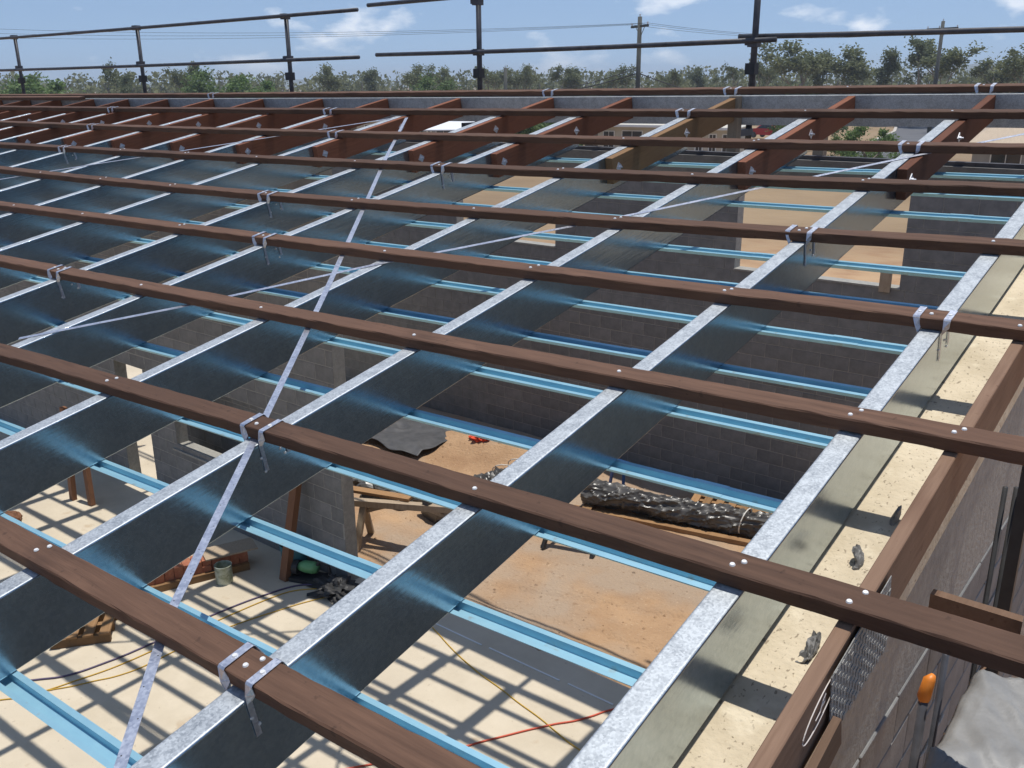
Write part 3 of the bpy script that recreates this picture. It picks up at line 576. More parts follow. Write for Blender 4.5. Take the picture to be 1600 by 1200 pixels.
# ------------------------------------------------------------------ outside the side wall: scaffold bits
def right_side():
    root = empty('scaffold_standard', (0.395, 1.62, GND)); tag(root, 'dark scaffold post with an orange cap beside the side wall', 'scaffold post')
    part('tube', MB().tube([(0, 0, 0), (0, 0, -0.14 - GND)], 0.013, 10), 'steel_dark', root, True)
    part('tube', MB().tube([(0.035, 0.012, 0), (0.035, 0.012, 0.02 - GND)], 0.009, 8), 'steel_dark', root, True)
    cap = MB().tube([(0, 0, -0.20 - GND), (0, 0, -0.13 - GND), (0.006, 0.01, -0.075 - GND), (0.012, 0.02, -0.06 - GND)], [0.010, 0.018, 0.015, 0.007], 10); cap.v = [(x + 0.006 * noise.noise((z * 30, x * 60, 1)), y + 0.006 * noise.noise((z * 30, y * 60, 5)), z) for x, y, z in cap.v]; part('cap', cap, 'orange', root, True)
    root = empty('scaffold_standard', (0.36, 2.62, GND)); tag(root, 'twin black tubes standing for shadow lines on the outside of the side wall', 'scaffold post')
    for dx in (0, 0.032): part('tube', MB().tube([(dx, dx * 0.6, 0), (dx, dx * 0.6, 0.14 - GND)], 0.009, 8), 'black', root, True)  # black tubes imitate two shadow lines running down the wall
    o = link('scaffold_standard', MB().box(-0.02, 0.02, -0.02, 0.02, 0, 0.32 - GND).mesh('scaffold_standard', 'black'), loc=(0.425, 2.60, GND)); tag(o, 'thick black square post right of the twin black tubes', 'scaffold post')
    root = empty('timber_ledger', (0.40, 2.2, -0.56)); tag(root, 'long thin timber ledger below the battens outside the side wall', 'ledger')
    part('timber', MB().beam((0.0, -0.95, 0.04), (0.0, 0.62, -0.06), 0.032, 0.05), 'fly', root); part('sleeve', MB().beam((0.0, -0.12, -0.014), (0.0, -0.03, -0.020), 0.037, 0.055), 'steel_dark', root)
    o = link('timber_transom', MB().beam((-0.15, 0.0, 0), (0.14, 0.0, 0), 0.04, 0.06).mesh('timber_transom', 'fly'), loc=(0.415, 2.17, -0.13)); tag(o, 'short timber transom from the side wall to a grey post', 'transom')
    root = empty('steel_post', (0.565, 2.12, GND)); tag(root, 'pale grey steel post with a bolt at the right edge', 'post')
    part('post', MB().box(-0.022, 0.022, -0.012, 0.012, 0, 0.10 - GND), 'galv_strap', root); part('bolt', MB().tube([(0, -0.04, 0.0 - GND - 0.05), (0, 0.0, 0.0 - GND - 0.05)], 0.006, 6), 'screw', root)
    # folded sheet on the scaffold deck
    nx, ny = 60, 60; vs = []; fs = []
    for b in range(ny + 1):
        for a in range(nx + 1):
            x = 0.49 + 0.42 * a / nx; y = 1.10 + 0.62 * b / ny + 0.75 * (x - 0.49) * (b / ny) * 0.9
            z = -0.07 + 0.045 * (0.35 - abs(noise.noise((x * 5 + y * 6, y * 2 - x * 3, 0)))) + 0.02 * (0.35 - abs(noise.noise((x * 14 + y * 9, y * 5, 7)))) + 0.012 * noise.noise((x * 3 + 4, y * 4, 2)) - 0.02 * max(0.0, (0.51 - x) / 0.02)
            fold = abs((y - 1.28 + (x - 0.5) * 0.8)); z += 0.05 * (1 - min(1, fold / 0.05)) ** 2
            vs.append((x, y, z))
    fs = [(b * (nx + 1) + a, b * (nx + 1) + a + 1, (b + 1) * (nx + 1) + a + 1, (b + 1) * (nx + 1) + a) for b in range(ny) for a in range(nx)]
    o = link('crumpled_sheet', MB().add(vs, fs).mesh('crumpled_sheet', 'tarp', True, base=(0.6, 1.4, -0.06)), loc=(0.6, 1.4, -0.06)); tag(o, 'crumpled grey-white plastic sheet in the bottom right corner', 'plastic sheet')
    sm = o.modifiers.new('thickness', 'SOLIDIFY'); sm.thickness = 0.004
    o = link('scaffold_deck', MB().box(0.50, 1.5, -2.5, 1.62, -0.20, -0.16).mesh('scaffold_deck', 'steel_dark', base=(1, 0, -0.2)), loc=(1, 0, -0.2)); tag(o, 'steel scaffold deck under the crumpled sheet', 'scaffold deck')
    # perforated grey strip hanging outside the fly rafter
    g = MB(); 
    for a in range(20):
        for b in range(10):
            v = 1.10 + a * 0.021; z = -0.012 - b * 0.021 - 0.04 * (a / 20)
            if z < -0.05 - 0.35 * (v - 1.10) - 0.22: continue
            g.box(0, 0.003 + 0.0015 * ((a + b) % 2), v - 1.3, v - 1.3 + 0.0165, z - 0.0165, z)
    g.box(0.0, 0.0022, -0.2, 0.22, -0.22, -0.012)
    o = link('mesh_strip', g.mesh('mesh_strip', 'grid'), mw=RT(0.296, 1.3, 0)); tag(o, 'grey embossed mesh strip hanging beside the fly rafter', 'mesh strip')
    o = link('timber_batten_offcut', MB().beam((0, -0.75, -0.05), (0, 0.10, 0.02), 0.02, 0.09).mesh('timber_batten_offcut', 'fly'), mw=RT(0.31, 1.02, -0.21)); tag(o, 'thin timber cleat below the chalked fly rafter', 'timber')
right_side()
# dark plastic stubs sticking out of the sandy wall top
for k, (x, y, h, lean, lab) in enumerate(((0.125, 2.12, 0.055, 0.012, 'dark grey plastic stub on the sandy wall top, farthest of three'), (0.10, 1.85, 0.042, -0.01, 'dark grey folded plastic stub on the sandy wall top, middle of three'), (0.11, 1.40, 0.035, 0.02, 'crumpled grey plastic stub on the sandy wall top, nearest of three'))):
    mb = MB(); n = 14; vs = []; w = (0.013, 0.015, 0.021)[k]; NQ = 9
    for q in range(NQ + 1):
        f = q / NQ; fl = (0.75, 0.6, 0.45)[k] + 0.25 * math.sin(f * 5 + k)
        for a in range(n):
            t = 2 * math.pi * a / n; rr = w * (1 + (0.22, 0.45, 0.8)[k] * noise.noise((math.cos(t) * 1.6 + k * 9, math.sin(t) * 1.6, f * 3.2))) * (1.0 if q < NQ else 0.8)
            vs.append((rr * fl * math.cos(t) + lean * f + (0, 0.010, 0.016)[k] * math.sin(f * 4), rr * 1.7 * math.sin(t) + (0.012, 0.03, 0.05)[k] * f, h * f * (1 if k < 2 else 0.8) + (0.004, 0.016, 0.024)[k] * noise.noise((a * 0.9, f * 4, k))))
    mb.add(vs, [(q * n + a, q * n + (a + 1) % n, (q + 1) * n + (a + 1) % n, (q + 1) * n + a) for q in range(NQ) for a in range(n)] + [tuple(NQ * n + a for a in range(n))])
    o = link('plastic_stub', mb.mesh('plastic_stub', 'stub'), mw=RT(x, y, -0.287)); tag(o, lab, 'plastic stub')

# ------------------------------------------------------------------ things on the slab and the dirt
def lump(name, size, loc, m, seed, label, cat, amp=0.35, freq=2.2, rotz=0.0, sub=4):
    bm = bmesh.new(); bmesh.ops.create_icosphere(bm, subdivisions=sub, radius=1.0)
    for v in bm.verts:
        p = v.co.copy(); r = 1 + amp * noise.noise(p * freq + Vector((seed, 0, 0))) + amp * 0.6 * abs(noise.noise(p * freq * 2.4 + Vector((0, seed, 0))))
        v.co = Vector((p.x * r * size[0], p.y * r * size[1], max(p.z * r, -0.55) * size[2]))
    me = bpy.data.meshes.new(name); bm.to_mesh(me); bm.free(); me.materials.append(M[m])
    return tag(link(name, me, loc=(loc[0], loc[1], loc[2] + 0.5 * size[2]), rot=(0, 0, rotz)), label, cat)
def crumpled_roll(name, a, b, r, loc, seed, n=60, k=22):
    a, b = Vector(a), Vector(b); d = (b - a).normalized(); s = d.cross(Vector((0, 0, 1))).normalized(); u = s.cross(d); vs = []
    for i in range(n + 1):
        f = i / n; c = a.lerp(b, f) + Vector((0, 0, -0.05 * math.sin(f * math.pi) * 0.6))
        for q in range(k):
            t = 2 * math.pi * q / k; g1 = 1 - abs(noise.noise((f * 6 + 0.8 * math.sin(t + seed), math.cos(t) * 1.1 + seed, math.sin(t) * 1.1))) * 2.4; g2 = 1 - abs(noise.noise((f * 11 - 1.2 * math.cos(t), math.cos(t) * 1.7 - seed, math.sin(t) * 1.7))) * 2.6; rr = r * (0.80 - 0.1 * f + 0.20 * noise.noise((f * 5, math.cos(t) + seed, math.sin(t))) + 0.20 * max(g1, -0.3) ** 3 + 0.12 * max(g2, -0.3) ** 3)
            vs.append(c + (s * math.cos(t) + u * math.sin(t)) * rr)
    fs = [(i * k + q, i * k + (q + 1) % k, (i + 1) * k + (q + 1) % k, (i + 1) * k + q) for i in range(n) for q in range(k)] + [tuple(range(k))[::-1], tuple(n * k + q for q in range(k))]
    return MB().add(vs, fs)
o = empty('plastic_roll', (-4.75, 9.85, dirt_z(-4.75, 9.85))); tag(o, 'long roll of black builders plastic propped on timber across the dirt yard', 'plastic roll')
part('roll', crumpled_roll('roll', (-1.30, -0.28, 0.27), (1.35, 0.35, 0.22), 0.20, None, 3.0, 150, 44), 'plastic', o)
part('bearer', MB().beam((-1.35, -0.50, 0.03), (1.4, 0.10, 0.03), 0.10, 0.07), 'out_y', o); part('bearer', MB().beam((-1.25, -0.1, 0.05), (-1.1, -0.55, 0.05), 0.14, 0.10), 'out_y', o)
part('tie_cord', MB().tube([Vector((0.98, 0.262, 0.225)) + Vector((0.03 * math.sin(t), 0.185 * math.cos(t), 0.185 * math.sin(t))) for t in [i * math.pi / 8 for i in range(17)]], 0.010, 5), 'cord', o)
part('core_end', MB().tube([(-1.33, -0.287, 0.27), (-1.29, -0.278, 0.27)], 0.09, 12), 'white', o)
o = empty('plastic_bundle', (-7.3, 8.75, dirt_z(-7.3, 8.75))); tag(o, 'bundle of folded black plastic tied with white string on the dirt', 'plastic bundle')
part('bundle', crumpled_roll('bundle', (-0.25, -0.95, 0.19), (0.25, 0.85, 0.26), 0.27, None, 8.0, 90, 40), 'plastic', o)
for q in (0.40, 0.72): part('string', MB().tube([Vector((0.08 + 0.1 * q, q - 0.02, 0.245)) + Vector((0.27 * math.cos(t), 0.07 * math.sin(t * 2 + q), 0.27 * math.sin(t))) for t in [i * math.pi / 9 for i in range(10)]], 0.008, 5), 'cord', o)
lump('plastic_bag', (0.44, 0.25, 0.24), (-8.55, 7.95, DZ - 0.03), 'plastic', 4.0, 'crumpled black plastic bag on the dirt beside the bearing wall end', 'plastic bag', 0.6, 2.6, 0.35)
lump('plastic_bag', (0.22, 0.18, 0.20), (-9.1, 8.1, DZ - 0.03), 'plastic', 9.0, 'small shiny black plastic bag nearest the bearing wall end', 'plastic bag', 0.6, 2.6, 0.8)
lump('orange_cloth', (0.17, 0.13, 0.09), (-8.65, 10.3, DZ + 0.20), 'redcloth', 2.0, 'bright orange-red cloth crumpled on the dirt mound', 'cloth', 0.7, 3.0)
nx = 34; vs = []
for j in range(nx + 1):
    for i in range(nx + 1):
        u, v = i / nx - 0.5, j / nx - 0.5; x = u * 1.5 * (1 + 0.25 * noise.noise((v * 3, 2, 0))); y = v * 1.35 * (1 + 0.25 * noise.noise((u * 3, 5, 0)))
        vs.append((x, y, 0.10 * (0.45 - abs(noise.noise((u * 3.5, v * 4, 1)))) + 0.06 * noise.noise((u * 2 + 3, v * 2, 0)) + 0.05))
o = link('crumpled_sheet', MB().add(vs, [(j * (nx + 1) + i, j * (nx + 1) + i + 1, (j + 1) * (nx + 1) + i + 1, (j + 1) * (nx + 1) + i) for j in range(nx) for i in range(nx)]).mesh('crumpled_sheet', 'shade_sheet', True), loc=(-10.0, 9.95, DZ + 0.02)); tag(o, 'crumpled black sheet standing for deep shade on the ground left of the dirt mound', 'plastic sheet')  # black sheet laid where the ground is only in shade
o.modifiers.new('thickness', 'SOLIDIFY').thickness = 0.006
# small stones and clods scattered over the dirt
pb = MB(); rnd = random.Random(4)
for k in range(900):
    x = rnd.uniform(-10.8, 0.0); y = rnd.uniform(6.1, 11.2); q = rnd.choice((0.008, 0.012, 0.018, 0.03)) * rnd.uniform(0.7, 1.3); z = dirt_z(x, y)
    pb.add([(x + q * math.cos(t) * rnd.uniform(.7, 1.2), y + q * math.sin(t) * rnd.uniform(.7, 1.2), z - 0.004) for t in (0, 1.26, 2.5, 3.8, 5.0)] + [(x + rnd.uniform(-.3, .3) * q, y, z + q * rnd.uniform(.5, .9))], [(0, 1, 5), (1, 2, 5), (2, 3, 5), (3, 4, 5), (4, 0, 5)])
tag(link('clods', pb.mesh('clods', 'dirt')), 'small stones and clods scattered over the dirt yard', 'clods', kind='stuff')
def trestle():
    o = empty('saw_horse', (-7.15, 7.10, DZ)); tag(o, 'weathered timber saw horse standing on the dirt', 'saw horse'); k = 1.35
    part('top_beam', MB().beam((-0.55 * k, -0.30 * k, 0.62), (0.50 * k, 0.26 * k, 0.62), 0.10, 0.085), 'pale', o)
    for p, q, u in ((-0.44, -0.24, -1), (-0.44, -0.24, 1), (0.32, 0.17, -1), (0.32, 0.17, 1)):
        part('leg', MB().beam((p * k + 0.13 * u - 0.05, q * k - 0.26 * u, 0), (p * k, q * k, 0.60), 0.085, 0.055), 'pale', o)
    part('brace', MB().beam((-0.42 * k, -0.22 * k, 0.50), (-0.22 * k, -0.12 * k, 0.60), 0.04, 0.05), 'pale', o); part('brace', MB().beam((0.30 * k, 0.16 * k, 0.50), (0.12 * k, 0.06 * k, 0.60), 0.04, 0.05), 'pale', o)
    p = link('timber_plank', MB().beam((-0.62, -0.20, 0), (0.40, 0.12, 0), 0.13, 0.04).mesh('timber_plank', 'out_y'), loc=(-7.62, 7.02, DZ + 0.69)); tag(p, 'yellowish plank lying on the saw horse', 'plank')
    p = link('timber_block', MB().box(-0.05, 0.05, -0.045, 0.045, 0, 0.10).mesh('timber_block', 'steel_dark'), loc=(-6.97, 7.20, DZ + 0.664)); tag(p, 'small dark block standing on the saw horse', 'block')
trestle()
o = empty('saw_horse', (-5.42, 8.42, DZ)); tag(o, 'low dark saw horse half hidden under a blue ceiling batten', 'saw horse')
part('top_beam', MB().beam((-0.42, -0.12, 0.46), (0.42, 0.14, 0.46), 0.09, 0.07), 'prop', o)
for p, u in ((-0.30, -1), (-0.30, 1), (0.30, -1), (0.30, 1)): part('leg', MB().beam((p * 1.12, p * 0.3 + 0.20 * u, 0), (p, p * 0.3, 0.45), 0.055, 0.04), 'black', o)
def pallet(name, loc, rz, n, L, W, m, label):
    o = empty(name, loc, (0, 0, rz)); tag(o, label, 'pallet')
    for k in range(3): part('bearer', MB().box(-L / 2, L / 2, -W / 2 + k * (W - 0.07) / 2, -W / 2 + k * (W - 0.07) / 2 + 0.07, 0, 0.10), m, o)
    for k in range(n): x = -L / 2 + (L - 0.11) * k / (n - 1); part('slat', MB().box(x, x + 0.11, -W / 2 - 0.01, W / 2 + 0.01, 0.1015, 0.125, 0.003), m, o)
pallet('timber_pallet', (-4.1, 10.62, DZ + 0.06), R(14), 8, 1.35, 0.40, 'out_y', 'narrow slatted pallet behind the black plastic roll')
pallet('timber_pallet', (-8.62, 3.28, SLAB), R(52), 4, 0.62, 0.52, 'out_y', 'small timber pallet on the slab at the lower left')
o = empty('steel_trestle', (-5.95, 10.35, DZ)); tag(o, 'small blue steel trestle behind the left end of the plastic roll', 'trestle')
mb_blue = mat('blue_enamel', (0.03, 0.10, 0.30), rough=0.4)
for q in (-0.09, 0.09): part('leg', MB().beam((q * 1.4, -0.08, 0), (q, 0.0, 0.44), 0.045, 0.03), mb_blue, o)
part('top', MB().box(-0.15, 0.15, -0.045, 0.045, 0.44, 0.49), mb_blue, o)
o = empty('paint_tin', (-8.33, 4.93, SLAB)); tag(o, 'open paint-splashed tin standing on the slab', 'tin')
part('body', MB().tube([(0, 0, 0), (0, 0, 0.24)], 0.105, 24, False).tube([(0, 0, 0.008), (0, 0, 0.238)], 0.100, 24, False).tube([(0, 0, 0), (0, 0, 0.01)], 0.104, 24), 'tin', o, True)
part('rim', MB().tube([(0.105 * math.cos(t), 0.105 * math.sin(t), 0.24) for t in [i * 2 * math.pi / 24 for i in range(25)]], 0.005, 6), 'tin', o)
def brick_stack():
    o = empty('brick_stack', (-8.72, 4.80, SLAB), (0, 0, R(68))); tag(o, 'low stack of red-brown bricks on timber beside the paint tin', 'brick stack')
    part('bearer', MB().box(-0.62, 0.62, -0.17, -0.08, 0, 0.09), 'out_y', o); part('bearer', MB().box(-0.62, 0.62, 0.08, 0.17, 0, 0.09), 'out_y', o)
    me = MB().box(-0.054, 0.054, -0.114, 0.114, 0, 0.076).mesh('brick', 'brick')
    for k in range(11):
        for q in range(2): link('brick', me, o, (-0.57 + 0.114 * k, random.uniform(-0.01, 0.01), 0.0915 + q * 0.078), (0, 0, random.uniform(-0.05, 0.05)))
    link('sheet', MB().box(0.10, 0.75, -0.15, 0.18, 0.252, 0.272).mesh('sheet', 'pale'), o)
brick_stack()
def prop(loc, a, b, w, label):
    o = link('timber_prop', MB().beam(a, b, w, w * 0.7, (0, 1, 0)).mesh('timber_prop', 'prop'), loc=loc); tag(o, label, 'prop')
prop((-7.77, 5.42, SLAB), (0, 0, 0), (0.0, 0.36, 1.45), 0.12, 'leaning rusty-brown timber prop in front of the bearing wall')
prop((-12.2, 4.98, SLAB), (0, 0, 0), (0.0, 0.08, 1.45), 0.10, 'upright brown timber stud left of the doorway')
prop((-11.95, 5.05, SLAB), (0.16, 0, 0), (-0.08, 0.12, 1.1), 0.10, 'short crossed timber stud beside the doorway')
o = empty('power_tool', (-7.52, 5.62, SLAB), (0, 0, R(20))); o.scale = (1.05,) * 3; tag(o, 'green and black power tool standing on the slab by the bearing wall', 'tool')
part('motor', MB().tube([(-0.13, 0, 0.16), (-0.05, 0, 0.17), (0.06, 0, 0.17), (0.12, 0, 0.16)], [0.05, 0.075, 0.075, 0.05], 14), 'green', o, True); part('guard', MB().tube([(-0.2, 0, 0.14), (-0.13, 0, 0.14)], 0.09, 16), 'black', o)
part('base', MB().box(-0.22, 0.18, -0.12, 0.12, 0, 0.05), 'black', o); part('handle', MB().tube([(0.10, 0, 0.2), (0.16, 0, 0.27), (0.26, 0, 0.24), (0.28, 0, 0.12)], 0.02, 8), 'black', o)
o = empty('bucket', (-7.85, 5.66, SLAB)); tag(o, 'dark teal plastic bucket against the bearing wall', 'bucket')
part('body', MB().tube([(0, 0, 0), (0, 0, 0.40)], [0.14, 0.18], 20, False).tube([(0, 0, 0), (0, 0, 0.01)], 0.14, 20), 'teal', o, True); part('handle', MB().tube([(0.18 * math.cos(t), 0, 0.39 + 0.11 * math.sin(t)) for t in [i * math.pi / 10 for i in range(11)]], 0.005, 5), 'black', o)
lump('tool_pile', (0.26, 0.17, 0.09), (-7.02, 5.62, SLAB), 'black', 6.0, 'tangled pile of small tools and leads by the wide opening', 'tool pile', 0.9, 3.5)
lump('timber_offcut', (0.15, 0.10, 0.09), (-12.2, 4.1, SLAB), 'prop', 1.0, 'brown offcut lying on the slab at the far left', 'offcut', 0.3)
def cable(pts, m, r, label):
    pts = [Vector((p[0], p[1], 0)) for p in pts]; out = []
    for i in range(len(pts) - 1):
        p0, p1, p2, p3 = pts[max(i - 1, 0)], pts[i], pts[i + 1], pts[min(i + 2, len(pts) - 1)]
        for q in range(10):
            t = q / 10; out.append(0.5 * ((2 * p1) + (-p0 + p2) * t + (2 * p0 - 5 * p1 + 4 * p2 - p3) * t * t + (-p0 + 3 * p1 - 3 * p2 + p3) * t ** 3))
    out.append(pts[-1]); b = out[0].copy(); o = link('power_cable', MB().tube([p - b + Vector((0.012 * noise.noise((i * 0.2, r * 900, 1)), 0.02 * noise.noise((i * 0.15, r * 500, 7)), r)) for i, p in enumerate(out)], r, 6).mesh('power_cable', m, True), loc=(b.x, b.y, SLAB + 0.001)); tag(o, label, 'cable')
cable([(-8.6, 2.0), (-8.25, 2.43), (-7.96, 2.83), (-7.83, 3.53), (-7.76, 4.52), (-7.56, 5.35), (-7.3, 5.6)], 'cab_p', 0.010, 'dark purple power lead snaking over the left slab')
cable([(-8.5, 1.8), (-8.14, 2.13), (-7.93, 2.48), (-7.72, 3.27), (-7.64, 4.26), (-7.51, 5.2), (-7.15, 5.62)], 'cab_y', 0.007, 'yellow lead beside the purple one on the left slab')
cable([(-7.9, 2.5), (-7.70, 2.85), (-7.52, 3.24), (-7.46, 4.15), (-7.21, 5.05), (-7.0, 5.55)], 'cab_y', 0.0065, 'second yellow lead ending at the tool pile')
cable([(-5.9, 5.95), (-5.51, 5.75), (-4.76, 5.49), (-4.07, 5.34), (-3.4, 5.19), (-2.9, 5.09), (-1.8, 4.9)], 'cab_y', 0.0065, 'single yellow lead across the slab near the side wall')
cable([(-5.2, 2.8), (-4.55, 3.7), (-4.2, 4.12), (-3.97, 4.49), (-3.62, 5.08), (-3.35, 5.44), (-3.17, 5.79), (-2.97, 6.13)], 'cab_r', 0.009, 'red power lead across the slab near the side wall')

# ------------------------------------------------------------------ power poles and wires
pm = mat('weathered_pole', (0.055, 0.058, 0.052), (0.095, 0.098, 0.088), scale=3, rough=0.9, stretch=(8, 8, 0.6))
def pole(loc, h, arm, rz, label):
    o = empty('power_pole', loc, (0, 0, rz)); tag(o, label, 'power pole')
    part('shaft', MB().tube([(0, 0, 0), (0, 0, h)], [0.25, 0.19], 10), pm, o, True)
    part('crossarm', MB().box(-arm, arm, -0.09, 0.09, h - 0.90, h - 0.70), pm, o)
    for s in (-1, 1): part('arm_brace', MB().beam((s * 0.85, 0.06, h - 0.83), (0, 0.10, h - 1.7), 0.05, 0.03), pm, o)
    for s in (-arm * 0.95, -arm * 0.2, arm * 0.95): part('insulator', MB().tube([(s, 0, h - 0.72), (s, 0, h - 0.5)], [0.05, 0.08], 8), 'white', o)
    part('insulator', MB().tube([(0, 0, h), (0, 0, h + 0.22)], [0.05, 0.07], 8), 'white', o); part('bracket', MB().box(-0.22, 0.05, -0.1, 0.1, h - 5.2, h - 4.9), 'steel_dark', o)
    return o
pole((-45.0, 75.5, GND), 11.5, 1.55, R(-31), 'timber power pole with crossarm standing before the cream house')
pole((-30.3, 117, GND), 12.2, 1.9, R(-18), 'distant power pole among the gum trees at the right')
pole((-20.5, 120, GND), 7.0, 0.7, R(-18), 'low small power pole beside the gum trees at the right')
pole((-68.5, 85.5, GND), 7.6, 0.01, 0, 'plain dark service pole without wires, left of the crossarm pole')
def wire(a, b, sag, r, label):
    a, b = Vector(a), Vector(b); pts = [a.lerp(b, i / 24) - Vector((0, 0, sag * 4 * (i / 24) * (1 - i / 24))) - a for i in range(25)]
    tag(link('power_line', MB().tube(pts, r, 5).mesh('power_line', 'black'), loc=a), label, 'power line', 'power lines')
T = Vector((-45, 75.5, 6.35)); sd = Vector((0.857, -0.515, 0))
for k, s in enumerate((-1.45, 0.3, 1.45)):
    wire(T + sd * s, (-140 + s, 36 + s * 2, 8.2 + 0.6 * k), 1.2, 0.014, 'thin high power line running left from the crossarm, %s' % ('lowest', 'middle', 'highest')[k])
    wire(T + sd * s, (-30.3 + s * 1.1, 117, 6.6), 0.9, 0.014, 'thin power line from the crossarm to the distant pole, %s' % ('left', 'middle', 'right')[k])
wire((-45, 75.5, 2.2), (-68.5, 85.5, -0.2), 0.5, 0.05, 'thick black service line falling left from the pole')
wire((-45, 75.5, 2.2), (-27, 71, -1.0), 0.5, 0.05, 'thick black service line falling right from the pole')
wire((-45, 75.5, 2.7), (-52, 70, 0.6), 0.3, 0.035, 'short black service line dropping left of the pole')

# ------------------------------------------------------------------ houses, car, garden
wallc = mat('cream_render', (0.50, 0.45, 0.36), (0.57, 0.52, 0.42), scale=0.8, rough=0.9); wallg = mat('grey_render', (0.33, 0.32, 0.30), (0.40, 0.39, 0.36), scale=0.8, rough=0.9)
glass = mat('dark_window_glass', (0.02, 0.023, 0.027), rough=0.08); roofc = mat('cream_sheet_roof', (0.56, 0.52, 0.43), (0.61, 0.57, 0.48), scale=2, rough=0.5, stretch=(1, 6, 1))
rooft = mat('tan_sheet_roof', (0.40, 0.31, 0.21), (0.46, 0.36, 0.25), scale=2, rough=0.55, stretch=(6, 1, 1)); roofw = mat('white_sheet_roof', (0.74, 0.75, 0.75), rough=0.45); roofg = mat('grey_sheet_roof', (0.27, 0.27, 0.28), (0.32, 0.32, 0.33), scale=2, rough=0.5)
def house(loc, rz, L, W, H, ridge, wall, roof, label, wins, hip=True, ov=0.6):
    o = empty('house', loc, (0, 0, rz)); tag(o, label, 'house'); H += 0.55; wins = [(a, b, c + 0.5, d + 0.55) for a, b, c, d in wins]
    part('wall', MB().box(-L / 2, L / 2, 0, W, 0, H), wall, o)
    a, b, c, d = (-L / 2 - ov, -ov), (L / 2 + ov, -ov), (L / 2 + ov, W + ov), (-L / 2 - ov, W + ov); hi = (W / 2) * (0.9 if hip else 0.0)
    vs = [(*a, H), (*b, H), (*c, H), (*d, H), (-L / 2 - ov + hi, W / 2, H + ridge), (L / 2 + ov - hi, W / 2, H + ridge)]
    vs += [(v[0], v[1], v[2] + 0.06) for v in vs]
    rf = part('roof', MB().add(vs, [(6, 7, 11, 10), (7, 8, 11), (8, 9, 10, 11), (9, 6, 10), (0, 3, 2, 1), (0, 1, 7, 6), (1, 2, 8, 7), (2, 3, 9, 8), (3, 0, 6, 9)]), roof, o)
    part('gutter', MB().box(-L / 2 - ov - 0.02, L / 2 + ov + 0.02, -ov - 0.10, -ov - 0.004, H - 0.10, H + 0.05), 'white', rf)
    for (x, w, z0, z1) in wins:
        f = part('window', MB().box(x - w / 2, x + w / 2, -0.05, 0.02, z0, z1), 'white', o)
        part('pane', MB().box(x - w / 2 + 0.06, x - 0.02, -0.06, -0.045, z0 + 0.06, z1 - 0.06), glass, f); part('pane', MB().box(x + 0.02, x + w / 2 - 0.06, -0.06, -0.045, z0 + 0.06, z1 - 0.06), glass, f)
    return o
house((-32.2, 56.5, GND), R(6), 9.6, 6.0, 2.6, 0.6, wallc, roofc, 'cream house with a long pale sheet roof behind the power pole', [(-3.4, 0.9, 0.9, 2.2), (-1.6, 1.6, 0.2, 2.25), (0.9, 1.6, 0.2, 2.25), (3.9, 1.6, 0.9, 2.2)])
o = house((-26.6, 54.2, GND), R(16), 2.3, 3.0, 2.65, 0.7, wallc, roofc, 'small cream pavilion with a pointed pale roof left of the red car', [(-0.85, 0.5, 0.1, 2.3), (0.0, 0.5, 0.1, 2.3), (0.9, 0.6, 0.1, 2.3)])
house((-6.9, 51.2, GND), R(12), 7.4, 7.0, 2.35, 1.45, wallg, rooft, 'house with a broad tan sheet roof at the right edge', [(-2.2, 1.4, 0.9, 2.0), (1.0, 1.6, 0.9, 2.0)], True, 0.9)
house((-47.8, 54.0, GND), R(34), 5.6, 5.5, 2.5, 1.0, wallg, roofg, 'grey house behind the white awning roof left of centre', [(-1.2, 1.2, 0.9, 2.1), (1.2, 1.2, 0.9, 2.1)])
house((-70.5, 59.0, GND), R(40), 3.8, 4.0, 2.5, 0.35, wallg, roofw, 'small far house with a white roof at the left', [(0.6, 1.2, 0.9, 2.1)])
house((-59.5, 57.5, GND), R(38), 5.2, 4.5, 2.45, 0.5, wallc, roofw, 'far house with a bright white roof left of the grey house', [(-1.2, 1.2, 0.9, 2.1), (1.0, 1.3, 0.9, 2.1)])
house((-64.5, 68.5, GND), R(38), 6.5, 5, 2.6, 0.6, wallg, roofw, 'low pale-roofed house farthest back at the left', [(-1.2, 1.2, 0.9, 2.1)])
o = empty('awning', (-45.2, 49.8, GND + 0.5), (0, 0, R(34))); tag(o, 'bright white flat awning roof on posts before the grey house', 'awning')
part('roof', MB().add([(-1.6, -0.5, 2.30), (1.5, -0.5, 2.30), (1.9, 2.2, 2.85), (-1.9, 2.2, 2.85), (-1.6, -0.5, 2.38), (1.5, -0.5, 2.38), (1.9, 2.2, 2.93), (-1.9, 2.2, 2.93)], [(0, 3, 2, 1), (4, 5, 6, 7), (0, 1, 5, 4), (1, 2, 6, 5), (2, 3, 7, 6), (3, 0, 4, 7)]), roofw, o)
for x, y in ((-1.4, -0.3), (1.3, -0.3), (-1.5, 2), (1.5, 2)): part('post', MB().tube([(x, y, 0), (x, y, 2.35 + 0.2 * (y > 0))], 0.05, 8), 'white', o)
